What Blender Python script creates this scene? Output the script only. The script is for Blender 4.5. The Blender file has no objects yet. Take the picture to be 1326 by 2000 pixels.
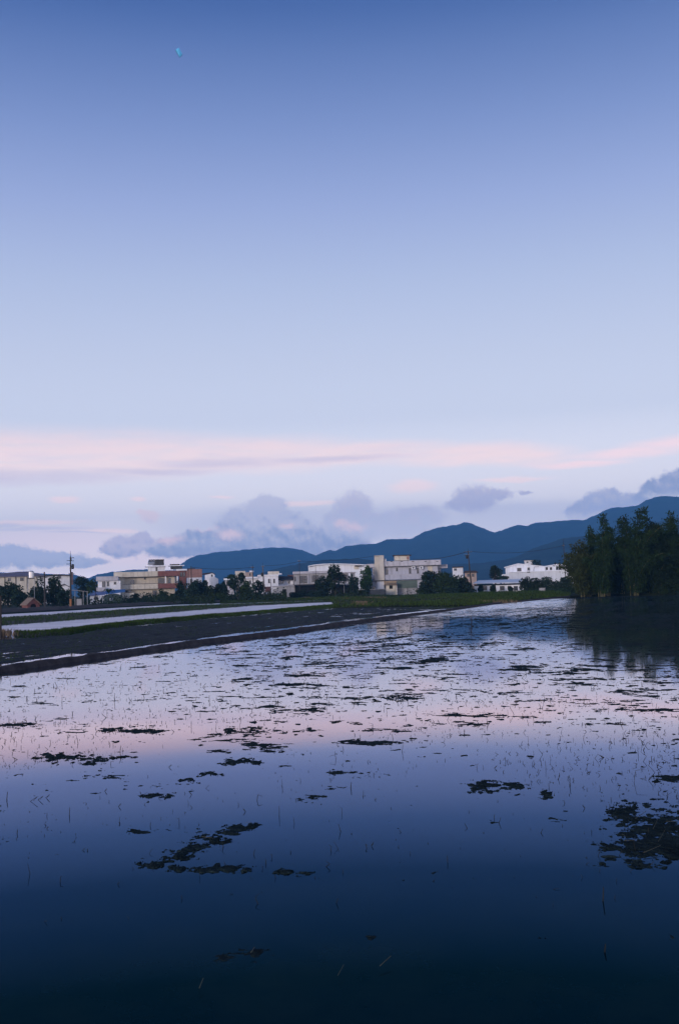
import bpy, math, random
import numpy as np
from mathutils import Vector, Matrix

R = math.radians
sc = bpy.context.scene
col = sc.collection
rng = np.random.default_rng(11)
random.seed(5)

# ------------------------------------------------------------------ camera
W0, H0, F0 = 1326.0, 2000.0, 1944.0
CAMH = 2.5
PITCH, ROLL = R(4.35), R(1.7)
fw = Vector((0, math.cos(PITCH), math.sin(PITCH)))
rt0 = Vector((1, 0, 0))
up0 = rt0.cross(fw)
cr, sr = math.cos(ROLL), math.sin(ROLL)
rt = rt0 * cr - up0 * sr
up = rt0 * sr + up0 * cr
EYE = Vector((0, 0, CAMH))
cam = bpy.data.cameras.new("camera")
cam.sensor_fit = 'VERTICAL'; cam.sensor_height = 36; cam.lens = F0 / H0 * 36
cam.clip_start = 0.1; cam.clip_end = 40000
camo = bpy.data.objects.new("camera", cam); col.objects.link(camo)
m3 = Matrix((rt, up, -fw)).transposed()
camo.matrix_world = Matrix.Translation(EYE) @ m3.to_4x4()
sc.camera = camo


def ray(px, py):
    return (rt * ((px - W0 / 2) / F0) + up * ((H0 / 2 - py) / F0) + fw).normalized()


def ground(px, py, z=0.0):
    d = ray(px, py)
    t = (z - CAMH) / d.z
    return Vector((d.x * t, d.y * t, z))


def azel(px, py):
    d = ray(px, py)
    return math.degrees(math.atan2(d.x, d.y)), math.degrees(math.asin(d.z))


def lin(c):
    c = c / 255.0
    return c / 12.92 if c <= 0.04045 else ((c + 0.055) / 1.055) ** 2.4


def L(r, g, b):
    return (lin(r), lin(g), lin(b), 1.0)


# ------------------------------------------------------------------ noise (numpy)
_perm = rng.permutation(4096)


def vnoise(x, y, seed=0):
    xi = np.floor(x).astype(np.int64); yi = np.floor(y).astype(np.int64)
    fx = x - xi; fy = y - yi
    fx = fx * fx * (3 - 2 * fx); fy = fy * fy * (3 - 2 * fy)

    def h(a, b):
        return _perm[(_perm[(a + seed * 131) & 4095] + b * 7 + seed) & 4095] / 4095.0
    a = h(xi, yi); b = h(xi + 1, yi); c = h(xi, yi + 1); d = h(xi + 1, yi + 1)
    return (a * (1 - fx) + b * fx) * (1 - fy) + (c * (1 - fx) + d * fx) * fy


def fbm(x, y, oct=5, seed=0, gain=0.5):
    s = 0; a = 1; t = 0
    for i in range(oct):
        s = s + a * vnoise(x, y, seed + i * 17); t += a
        x = x * 2.03 + 5.1; y = y * 2.03 + 3.7; a *= gain
    return s / t


# ------------------------------------------------------------------ object helpers
def tag(o, label=None, cat=None, group=None, kind=None):
    if label: o['label'] = label
    if cat: o['category'] = cat
    if group: o['group'] = group
    if kind: o['kind'] = kind
    return o


def link(name, me, mt=None, parent=None, loc=None):
    o = bpy.data.objects.new(name, me)
    if mt is not None: me.materials.append(mt)
    col.objects.link(o)
    if parent is not None: o.parent = parent
    if loc is not None: o.location = loc
    return o


def np_mesh(name, V, Q):
    """V (n,3), Q (m,k) all faces the same size"""
    me = bpy.data.meshes.new(name)
    V = np.asarray(V, np.float32); Q = np.asarray(Q, np.int32)
    k = Q.shape[1]
    me.vertices.add(len(V)); me.vertices.foreach_set('co', V.ravel())
    me.loops.add(Q.size); me.loops.foreach_set('vertex_index', Q.ravel())
    me.polygons.add(len(Q))
    me.polygons.foreach_set('loop_start', np.arange(0, Q.size, k, dtype=np.int32))
    me.polygons.foreach_set('loop_total', np.full(len(Q), k, np.int32))
    me.update(calc_edges=True); me.validate()
    return me


def smooth(me):
    me.polygons.foreach_set('use_smooth', np.ones(len(me.polygons), bool)); me.update()
    return me


def grid_faces(nr, nc):
    i = np.arange(nr - 1)[:, None] * nc + np.arange(nc - 1)[None, :]
    return np.stack([i, i + 1, i + nc + 1, i + nc], -1).reshape(-1, 4)


class MB:
    def __init__(s): s.v = []; s.f = []

    def add(s, vs, fs):
        b = len(s.v); s.v += [tuple(v) for v in vs]; s.f += [tuple(i + b for i in f) for f in fs]
        return s

    def box(s, x0, x1, y0, y1, z0, z1):
        x0, x1 = min(x0, x1), max(x0, x1); y0, y1 = min(y0, y1), max(y0, y1); z0, z1 = min(z0, z1), max(z0, z1)
        return s.add([(x0, y0, z0), (x1, y0, z0), (x1, y1, z0), (x0, y1, z0), (x0, y0, z1), (x1, y0, z1), (x1, y1, z1), (x0, y1, z1)],
                     [(0, 3, 2, 1), (4, 5, 6, 7), (0, 1, 5, 4), (1, 2, 6, 5), (2, 3, 7, 6), (3, 0, 4, 7)])

    def prism(s, pts, y0, y1):
        """outline pts (x,z) extruded in y"""
        n = len(pts)
        a = [(p[0], y0, p[1]) for p in pts] + [(p[0], y1, p[1]) for p in pts]
        return s.add(a, [tuple(range(n)), tuple(range(2 * n - 1, n - 1, -1))] + [(i, i + n, (i + 1) % n + n, (i + 1) % n) for i in range(n)])

    def prism_x(s, pts, x0, x1):
        n = len(pts)
        a = [(x0, p[0], p[1]) for p in pts] + [(x1, p[0], p[1]) for p in pts]
        return s.add(a, [tuple(range(n)), tuple(range(2 * n - 1, n - 1, -1))] + [(i, i + n, (i + 1) % n + n, (i + 1) % n) for i in range(n)])

    def tube(s, p0, p1, r0, r1=None, n=8, caps=True):
        r1 = r0 if r1 is None else r1
        p0 = Vector(p0); p1 = Vector(p1); d = (p1 - p0).normalized()
        a = d.orthogonal().normalized(); b = d.cross(a)
        vs = []
        for p, r in ((p0, r0), (p1, r1)):
            for k in range(n):
                t = 2 * math.pi * k / n
                vs.append(p + a * (math.cos(t) * r) + b * (math.sin(t) * r))
        fs = [(k, (k + 1) % n, (k + 1) % n + n, k + n) for k in range(n)]
        if caps: fs += [tuple(range(n - 1, -1, -1)), tuple(range(n, 2 * n))]
        return s.add(vs, fs)

    def path(s, pts, rads, n=7):
        pts = [Vector(p) for p in pts]; vs = []; fs = []
        d0 = (pts[1] - pts[0]).normalized(); a = d0.orthogonal().normalized()
        for i, p in enumerate(pts):
            d = (pts[min(i + 1, len(pts) - 1)] - pts[max(i - 1, 0)]).normalized()
            a = (a - d * a.dot(d)).normalized(); b = d.cross(a)
            for k in range(n):
                t = 2 * math.pi * k / n
                vs.append(p + (a * math.cos(t) + b * math.sin(t)) * rads[i])
        for i in range(len(pts) - 1):
            for k in range(n):
                fs.append((i * n + k, i * n + (k + 1) % n, (i + 1) * n + (k + 1) % n, (i + 1) * n + k))
        fs += [tuple(range(n - 1, -1, -1)), tuple(range((len(pts) - 1) * n, len(pts) * n))]
        return s.add(vs, fs)

    def build(s, name, mt, parent=None, loc=None, sm=False):
        me = bpy.data.meshes.new(name); me.from_pydata(s.v, [], s.f); me.update()
        if sm: smooth(me)
        return link(name, me, mt, parent, loc)


# ------------------------------------------------------------------ materials
def nodes_of(m):
    m.use_nodes = True
    nt = m.node_tree
    return nt, nt.nodes['Principled BSDF']


MATS = {}


def mat(name, c, rough=0.85, var=0.25, scale=1.2, c2=None, metallic=0.0, spec=0.3, bump=0.0, bscale=8.0, stretch=(1, 1, 1), stain=0.0):
    """procedural surface: base colour broken up by two noises, optional rain streaks, optional bump. c is linear"""
    if name in MATS: return MATS[name]
    m = bpy.data.materials.new(name); nt, P = nodes_of(m); n = nt.nodes; lk = nt.links
    tc = n.new('ShaderNodeTexCoord')
    mp = n.new('ShaderNodeMapping'); mp.inputs['Scale'].default_value = stretch
    lk.new(tc.outputs['Object'], mp.inputs['Vector'])
    nz = n.new('ShaderNodeTexNoise'); nz.inputs['Scale'].default_value = scale; nz.inputs['Detail'].default_value = 6
    nz.inputs['Roughness'].default_value = 0.65
    lk.new(mp.outputs[0], nz.inputs['Vector'])
    cr_ = n.new('ShaderNodeValToRGB')
    c = tuple(c[:3])
    d = tuple(x * (1 - var) for x in c) if c2 is None else tuple(c2[:3])
    b = tuple(min(1, x * (1 + var * 0.6)) for x in c)
    e = cr_.color_ramp.elements
    e[0].position = 0.32; e[0].color = (*d, 1); e[1].position = 0.68; e[1].color = (*b, 1)
    lk.new(nz.outputs['Fac'], cr_.inputs[0])
    out = cr_.outputs[0]
    if stain > 0:
        mp2 = n.new('ShaderNodeMapping'); mp2.inputs['Scale'].default_value = (1.6, 1.6, 0.22)
        lk.new(tc.outputs['Object'], mp2.inputs['Vector'])
        n2 = n.new('ShaderNodeTexNoise'); n2.inputs['Scale'].default_value = 1.0; n2.inputs['Detail'].default_value = 5
        lk.new(mp2.outputs[0], n2.inputs['Vector'])
        r2 = n.new('ShaderNodeMapRange'); r2.inputs[1].default_value = 0.5; r2.inputs[2].default_value = 0.75
        r2.inputs[3].default_value = 0; r2.inputs[4].default_value = stain
        lk.new(n2.outputs['Fac'], r2.inputs[0])
        mx = n.new('ShaderNodeMix'); mx.data_type = 'RGBA'
        lk.new(r2.outputs[0], mx.inputs[0]); lk.new(out, mx.inputs[6])
        mx.inputs[7].default_value = (c[0] * 0.35, c[1] * 0.34, c[2] * 0.34, 1)
        out = mx.outputs[2]
    lk.new(out, P.inputs['Base Color'])
    P.inputs['Roughness'].default_value = rough; P.inputs['Metallic'].default_value = metallic
    P.inputs['Specular IOR Level'].default_value = spec
    if bump > 0:
        nb = n.new('ShaderNodeTexNoise'); nb.inputs['Scale'].default_value = bscale; nb.inputs['Detail'].default_value = 5
        lk.new(mp.outputs[0], nb.inputs['Vector'])
        bp = n.new('ShaderNodeBump'); bp.inputs['Strength'].default_value = bump; bp.inputs['Distance'].default_value = 0.1
        lk.new(nb.outputs['Fac'], bp.inputs['Height']); lk.new(bp.outputs[0], P.inputs['Normal'])
    MATS[name] = m
    return m


# ------------------------------------------------------------------ world
EXPO = 0.0
SUN_EL, SUN_AZ = R(3.0), R(215)          # azimuth clockwise from +Y: behind the camera, to the left
w = bpy.data.worlds.new("World"); sc.world = w; w.use_nodes = True
wt = w.node_tree; wn = wt.nodes; wl = wt.links
bg = wn['Background']; bg.inputs[1].default_value = 0.1
sky = wn.new('ShaderNodeTexSky'); sky.sky_type = 'NISHITA'; sky.sun_disc = False
sky.sun_elevation = SUN_EL; sky.sun_rotation = SUN_AZ
geo = wn.new('ShaderNodeTexCoord')
sep = wn.new('ShaderNodeSeparateXYZ'); wl.new(geo.outputs['Generated'], sep.inputs[0])


def M(op, *a, clamp=False):
    nd = wn.new('ShaderNodeMath'); nd.operation = op; nd.use_clamp = clamp
    for i, v in enumerate(a):
        if isinstance(v, (int, float)): nd.inputs[i].default_value = v
        else: wl.new(v, nd.inputs[i])
    return nd.outputs[0]


def VM(op, *a):
    nd = wn.new('ShaderNodeVectorMath'); nd.operation = op
    for i, v in enumerate(a):
        if isinstance(v, tuple): nd.inputs[i].default_value = v
        else: wl.new(v, nd.inputs[i])
    return nd.outputs['Value'] if op in ('LENGTH', 'DOT_PRODUCT') else nd.outputs[0]


def RANGE(v, a, b, c=0.0, d=1.0, kind='SMOOTHSTEP'):
    nd = wn.new('ShaderNodeMapRange'); nd.interpolation_type = kind; nd.clamp = True
    wl.new(v, nd.inputs[0])
    for i, x in zip((1, 2, 3, 4), (a, b, c, d)): nd.inputs[i].default_value = x
    return nd.outputs[0]


def RAMP(v, pts, interp='LINEAR'):
    nd = wn.new('ShaderNodeValToRGB'); nd.color_ramp.interpolation = interp
    e = nd.color_ramp.elements
    while len(e) < len(pts): e.new(0.5)
    for i, (p, c) in enumerate(pts): e[i].position = p; e[i].color = c
    wl.new(v, nd.inputs[0]); return nd.outputs[0]


def MIX(f, a, b):
    nd = wn.new('ShaderNodeMix'); nd.data_type = 'RGBA'
    if isinstance(f, (int, float)): nd.inputs[0].default_value = f
    else: wl.new(f, nd.inputs[0])
    for i, v in ((6, a), (7, b)):
        if isinstance(v, tuple): nd.inputs[i].default_value = v
        else: wl.new(v, nd.inputs[i])
    return nd.outputs[2]


def NOISE(vec, scale, detail=4, rough=0.5, color=False):
    nd = wn.new('ShaderNodeTexNoise'); nd.inputs['Scale'].default_value = scale
    nd.inputs['Detail'].default_value = detail; nd.inputs['Roughness'].default_value = rough
    wl.new(vec, nd.inputs['Vector'])
    return nd.outputs['Color'] if color else nd.outputs['Fac']


DEG = 180 / math.pi
az = M('MULTIPLY', M('ARCTAN2', sep.outputs[0], sep.outputs[1]), DEG)
el = M('MULTIPLY', M('ARCSINE', sep.outputs[2]), DEG)
cmb = wn.new('ShaderNodeCombineXYZ'); wl.new(az, cmb.inputs[0]); wl.new(el, cmb.inputs[1])
P0 = cmb.outputs[0]

# the clear sky by elevation (scaled so that Background strength 0.1 leaves it unchanged)
SKYEL = [azel(663, y)[1] for y in (1140, 1100, 1060, 960, 820, 700, 550, 400, 250, 100, 0)] + [45.0, 90.0]
SKYCOL = [(lin(c[0]), lin(c[1]), lin(c[2])) for c in ((206, 204, 230), (205, 204, 230), (204, 205, 230), (205, 209, 232), (197, 207, 233), (190, 202, 231), (174, 190, 226), (152, 171, 218), (126, 150, 204), (98, 126, 184), (76, 108, 170), (62, 92, 152), (48, 76, 134))]
#CAL
# what the air in front of the sky takes away is put back here
SKYRAW = [(2.8424, 2.5248, 2.8104), (2.0429, 1.8039, 1.9417), (2.1289, 1.913, 2.0181), (1.6486, 1.5222, 1.5825), (0.9197, 0.9435, 1.108), (0.7309, 0.7735, 0.9615), (0.534, 0.6041, 0.8439), (0.3612, 0.4349, 0.7357), (0.2156, 0.2919, 0.588), (0.1094, 0.1775, 0.4419), (0.0486, 0.1055, 0.3426), (0.0482, 0.107, 0.314), (0.0296, 0.0723, 0.2384)]
pts = [(e_ / 90.0, (*c_, 1)) for e_, c_ in zip(SKYEL, SKYCOL)]
elf = M('DIVIDE', el, 90.0, clamp=True)
clear = RAMP(elf, pts)
gain = RAMP(elf, [(e_ / 90.0, (*[a_ / b_ for a_, b_ in zip(r_, t_)], 1)) for e_, r_, t_ in zip(SKYEL, SKYRAW, SKYCOL)])

def dwarp(scale, amp, vec=None, detail=5, rough=0.6):
    nz = NOISE(vec or P0, scale, detail, rough, True)
    d = VM('MULTIPLY', VM('SUBTRACT', nz, (0.5, 0.5, 0.5)), amp)
    return VM('ADD', P0, d)


def ELL(p, items):
    """smooth union of soft ellipses given in photograph pixels (x, y, half width, half height); 1 on the outline, 0 in the middle"""
    acc = None
    for (x, y, rx, ry) in items:
        a, e = azel(x, y)
        ra, re = rx / F0 * DEG, ry / F0 * DEG
        nd = wn.new('ShaderNodeVectorMath'); nd.operation = 'MULTIPLY_ADD'
        wl.new(p, nd.inputs[0]); nd.inputs[1].default_value = (1 / ra, 1 / re, 0); nd.inputs[2].default_value = (-a / ra, -e / re, 0)
        d = VM('LENGTH', nd.outputs[0])
        acc = d if acc is None else M('SMOOTH_MIN', acc, d, 0.25)
    return acc

# ---- long pink band with its mauve underside, wisps
stretch = VM('MULTIPLY', P0, (0.22, 1.0, 1.0))
pw = dwarp(0.9, (2.4, 0.75, 0), stretch, 6, 0.62)
fibre = NOISE(VM('MULTIPLY', VM('ADD', P0, (3.0, 1.0, 0.0)), (0.16, 1.3, 1.0)), 1.3, 6, 0.65)
band = ELL(pw, [(-60, 884, 340, 58), (190, 889, 340, 55), (470, 888, 310, 42), (700, 886, 260, 28), (900, 888, 220, 27), (1010, 890, 130, 24)])
bm = M('MULTIPLY', RANGE(band, 1.15, 0.35), RANGE(fibre, 0.3, 0.6, 0.6, 1.0))
hi = ELL(pw, [(1130, 905, 110, 9), (1230, 885, 120, 13), (1320, 868, 120, 16), (1420, 855, 130, 20), (1540, 850, 140, 30)])
hm = M('MULTIPLY', RANGE(hi, 1.2, 0.2), RANGE(fibre, 0.25, 0.55, 0.6, 1.0))
under = ELL(pw, [(-60, 934, 270, 17), (110, 932, 190, 14), (290, 922, 150, 10), (430, 906, 150, 11), (640, 897, 170, 8), (-300, 930, 220, 25)])
um = M('MULTIPLY', RANGE(under, 1.3, 0.1), RANGE(fibre, 0.2, 0.6, 0.55, 1.0))
wisp = ELL(pw, [(808, 951, 58, 13), (430, 969, 30, 4), (128, 978, 32, 6), (270, 975, 22, 4), (215, 1036, 60, 6), (580, 985, 110, 7), (60, 1020, 120, 6), (1000, 935, 90, 6)])
wm = M('MULTIPLY', RANGE(wisp, 1.15, 0.3), 0.75)
c = clear
stra = ELL(pw, [(800, 1035, 330, 62), (1010, 1012, 220, 42), (540, 1042, 300, 64), (1200, 1000, 160, 30)])
c = MIX(M('MULTIPLY', RANGE(stra, 1.15, 0.4), 0.9), c, L(180, 186, 217))
lowpink = ELL(pw, [(80, 1060, 260, 40), (330, 1090, 240, 24)])
c = MIX(M('MULTIPLY', RANGE(lowpink, 1.2, 0.2), 0.5), c, L(212, 198, 222))
c = MIX(M('MULTIPLY', bm, 0.86), c, L(231, 211, 219))
c = MIX(M('MULTIPLY', RANGE(NOISE(VM('MULTIPLY', P0, (0.2, 1.6, 1.0)), 1.1, 6, 0.62), 0.5, 0.72), M('MULTIPLY', bm, 0.5)), c, L(210, 200, 221))
c = MIX(M('MULTIPLY', um, 0.72), c, L(186, 182, 211))
c = MIX(M('MULTIPLY', hm, 0.8), c, L(235, 211, 223))
c = MIX(wm, c, L(226, 209, 222))
streak = ELL(pw, [(60, 1034, 120, 5), (150, 1041, 80, 3), (10, 1026, 40, 6)])
c = MIX(M('MULTIPLY', RANGE(streak, 1.2, 0.3), 0.5), c, L(174, 178, 212))

# ---- cumulus: billowed outline, lighter crown, darker base
w1 = NOISE(P0, 1.0, 4, 0.6, True); w2 = NOISE(P0, 4.2, 5, 0.62, True)
pc = VM('ADD', VM('ADD', P0, VM('MULTIPLY', VM('SUBTRACT', w1, (0.5, 0.5, 0.5)), (0.9, 0.7, 0))), VM('MULTIPLY', VM('SUBTRACT', w2, (0.5, 0.5, 0.5)), (0.42, 0.36, 0)))
bil = NOISE(P0, 1.7, 6, 0.62)
relief = M('SUBTRACT', NOISE(P0, 1.8, 3, 0.5), NOISE(VM('ADD', P0, (0.12, 0.26, 0)), 1.8, 3, 0.5))


def cumulus(items, top, base, ytop, ybase, hard=0.16, op=1.0, pink=None):
    global c
    d = ELL(pc, items)
    e0, e1 = azel(663, ybase)[1], azel(663, ytop)[1]
    eln = M('ADD', el, M('MULTIPLY', M('SUBTRACT', bil, 0.5), 1.2))
    m = RANGE(M('ADD', d, M('MULTIPLY', M('SUBTRACT', bil, 0.5), 0.7)), 1.0 + hard, 1.0 - hard * 1.2)
    m = M('MULTIPLY', m, RANGE(eln, e0 - 0.55, e0 + 0.25, 0.15, 1.0))
    hgt = RANGE(M('ADD', M('ADD', el, M('MULTIPLY', M('SUBTRACT', bil, 0.5), 2.6)), M('MULTIPLY', relief, 2.2)), e0, e1)
    cc = MIX(hgt, base, top)
    if pink is not None:
        cc = MIX(M('MULTIPLY', RANGE(ELL(pc, pink), 1.25, 0.1), 0.8), cc, L(209, 188, 207))
    c = MIX(M('MULTIPLY', m, op), c, cc)


cumulus([(510, 1028, 74, 46), (470, 1036, 52, 40), (565, 1040, 66, 36), (520, 992, 40, 26), (410, 1060, 76, 28), (610, 1058, 76, 30), (345, 1070, 66, 22), (500, 1072, 130, 22), (660, 1054, 70, 24)],
        L(176, 180, 212), L(114, 130, 176), 985, 1086, 0.17, 0.93, [(448, 1044, 30, 14), (330, 1054, 34, 10), (400, 1030, 34, 9), (560, 1028, 20, 7)])
cumulus([(692, 1000, 40, 38), (668, 1020, 40, 24), (740, 1022, 74, 24), (815, 1010, 54, 24), (770, 1040, 90, 20)],
        L(172, 173, 207), L(164, 172, 208), 970, 1050, 0.26, 0.85, [(690, 1030, 32, 11), (668, 1024, 18, 9)])
cumulus([(240, 1068, 38, 22), (276, 1055, 28, 14), (216, 1072, 18, 12)], L(168, 168, 203), L(132, 143, 188), 1042, 1092, 0.2, 0.95)
cumulus([(293, 1008, 20, 12), (280, 1000, 14, 6)], L(212, 192, 208), L(194, 184, 209), 995, 1020, 0.3, 0.6)
cumulus([(925, 976, 42, 28), (966, 965, 34, 12), (900, 986, 30, 17), (1024, 964, 14, 5)], L(166, 167, 203), L(156, 160, 200), 946, 1004, 0.26, 0.92)
cumulus([(1180, 986, 44, 32), (1146, 1000, 44, 24), (1215, 990, 60, 24), (1225, 1012, 60, 24)], L(166, 171, 206), L(142, 152, 196), 955, 1020, 0.14, 0.94)
cumulus([(1300, 956, 52, 24), (1350, 948, 76, 32), (1284, 970, 42, 17), (1420, 940, 80, 36)], L(152, 158, 198), L(120, 133, 179), 930, 990, 0.14, 0.96)
cumulus([(40, 1088, 62, 20), (96, 1092, 70, 17), (20, 1082, 40, 18), (165, 1100, 46, 9), (-60, 1092, 80, 24)], L(150, 162, 203), L(138, 153, 196), 1066, 1112, 0.2, 0.94)

scl = VM('SCALE', VM('MULTIPLY', c, gain), (0, 0, 0))
scl.node.inputs['Scale'].default_value = 10.0
add = VM('ADD', scl, (0, 0, 0))
nsc = VM('SCALE', sky.outputs[0], (0, 0, 0)); nsc.node.inputs['Scale'].default_value = 0.3
wl.new(nsc, add.node.inputs[1])
wl.new(add, bg.inputs[0])
w.cycles.sampling_method = 'MANUAL'; w.cycles.sample_map_resolution = 1024

sun = bpy.data.lights.new("sun", 'SUN'); sun.energy = 1.8; sun.angle = R(14); sun.color = (1.0, 0.90, 0.86)
suno = bpy.data.objects.new("sun", sun); col.objects.link(suno)
sdir = Vector((math.sin(SUN_AZ) * math.cos(R(9)), math.cos(SUN_AZ) * math.cos(R(9)), math.sin(R(9))))
suno.rotation_euler = sdir.to_track_quat('Z', 'Y').to_euler()
sc.view_settings.view_transform = 'Standard'; sc.view_settings.look = 'None'
sc.view_settings.exposure = EXPO; sc.view_settings.gamma = 1.0
sc.cycles.volume_bounces = 0; sc.cycles.max_bounces = 6; sc.cycles.use_denoising = True

# ------------------------------------------------------------------ haze
hz = bpy.data.materials.new("haze"); hz.use_nodes = True
ht = hz.node_tree; ht.nodes.remove(ht.nodes['Principled BSDF'])
pv = ht.nodes.new('ShaderNodeVolumePrincipled')
pv.inputs['Color'].default_value = (0.17, 0.50, 1.0, 1); pv.inputs['Density'].default_value = 2.1e-4; pv.inputs['Anisotropy'].default_value = 0.0
ht.links.new(pv.outputs[0], ht.nodes['Material Output'].inputs['Volume'])
hb = MB().box(-5200, 5200, -400, 6400, -2.0, 500).build('haze', hz)
tag(hb, kind='stuff')

# ------------------------------------------------------------------ mountains
m_forest = mat('forest_slope', (0.022, 0.040, 0.034), 0.95, 0.75, 0.018, spec=0.05, bump=0.0)


def ridge(name, prof, D, depth, seed, spur=0.36, step=5, nrow=34):
    xs = np.arange(prof[0][0], prof[-1][0] + 1, step, dtype=float)
    ys = np.interp(xs, [p[0] for p in prof], [p[1] for p in prof])
    nc = len(xs)
    azs = np.zeros(nc); te = np.zeros(nc)
    for i, (x, y) in enumerate(zip(xs, ys)):
        d = ray(x, y); azs[i] = math.atan2(d.x, d.y); te[i] = d.z / math.hypot(d.x, d.y)
    t = np.concatenate([np.linspace(-1, 0, nrow), np.linspace(0, 1, 9)[1:]])
    T, A = np.meshgrid(t, azs, indexing='ij')
    crest = te * D + CAMH
    crest = crest + (fbm(xs / 9.0, xs * 0 + seed, 4, seed) - 0.5) * D * 0.0016
    dist = D + T * depth * np.where(T < 0, 1, 0.8)
    prof_h = np.where(T <= 0, np.clip(1 + T, 0, 1) ** 1.25, np.clip(1 - T, 0, 1))
    X = np.sin(A) * dist; Y = np.cos(A) * dist
    n = fbm(X / 520.0, Y / 900.0, 5, seed + 3)
    rid = 1 - np.abs(2 * fbm(X / 330.0 + 7, Y / 1500.0, 4, seed + 9) - 1)
    Z = crest[None, :] * prof_h + (n - 0.5 + (rid - 0.75) * 0.8) * crest[None, :] * spur * 4 * (prof_h * (1 - prof_h))
    Z = np.where(np.abs(T) > 0.999, -8.0, Z)
    V = np.stack([X, Y, Z], -1).reshape(-1, 3)
    me = smooth(np_mesh(name, V, grid_faces(len(t), nc)))
    return tag(link(name, me, m_forest), kind='structure')


ridge('hills', [(-700, 1150), (-300, 1128), (-60, 1117), (60, 1119), (145, 1122), (172, 1130), (195, 1121), (225, 1116), (262, 1113), (300, 1112), (345, 1115), (420, 1122), (560, 1140)], 4700, 700, 3)
ridge('mountains', [(330, 1120), (348, 1106), (366, 1093), (386, 1084), (420, 1079), (470, 1074), (520, 1070), (560, 1069), (588, 1073), (604, 1079), (617, 1085), (640, 1095), (680, 1112)], 5300, 1000, 5)
ridge('mountains', [(560, 1112), (600, 1092), (622, 1082), (645, 1074), (655, 1076), (675, 1066), (700, 1063), (735, 1062), (755, 1054), (775, 1052.6), (803, 1052.6), (821, 1042), (851, 1031), (871, 1028),
      (891, 1025), (906, 1020), (921, 1022), (941, 1031), (966, 1041), (986, 1033), (1011, 1025), (1029, 1027), (1047, 1021), (1062, 1020), (1087, 1018), (1112, 1016), (1142, 1015),
      (1162, 1006), (1192, 992), (1212, 991), (1243, 987), (1263, 976), (1293, 968), (1326, 971), (1400, 966), (1480, 985), (1600, 1000), (1800, 1040), (2000, 1100)], 4600, 1200, 8)
ridge('mountains', [(500, 1122), (540, 1111), (600, 1098), (640, 1093), (700, 1091), (760, 1097), (840, 1103), (930, 1100), (985, 1094), (1011, 1086), (1040, 1072), (1062, 1064), (1102, 1050), (1150, 1046), (1230, 1030), (1330, 1010), (1450, 1015), (1650, 1060), (1800, 1110)], 2400, 600, 12)

# ------------------------------------------------------------------ ground sheet
m_soil = mat('dark_soil', (0.03, 0.03, 0.026), 0.95, 0.5, 0.4, spec=0.1)
gs = MB(); gs.add([(-5150, -380, -0.3), (5150, -380, -0.3), (5150, 6350, -0.3), (-5150, 6350, -0.3)], [(0, 1, 2, 3)])
tag(gs.build('ground', m_soil), kind='structure')

# ------------------------------------------------------------------ water
FRS = [(1.0, (.95, .95, .97)), (.955, (.80, .80, .84)), (.908, (.70, .68, .73)), (.870, (.70, .645, .69)), (.853, (.50, .46, .54)), (.842, (.30, .335, .485)), (.825, (.20, .245, .40)), (.7785, (.066, .115, .225)),
       (.734, (.018, .048, .100)), (.65, (.002, .018, .024)), (.5, (.001, .010, .013)), (0.0, (.002, .009, .013))][::-1]


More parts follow.
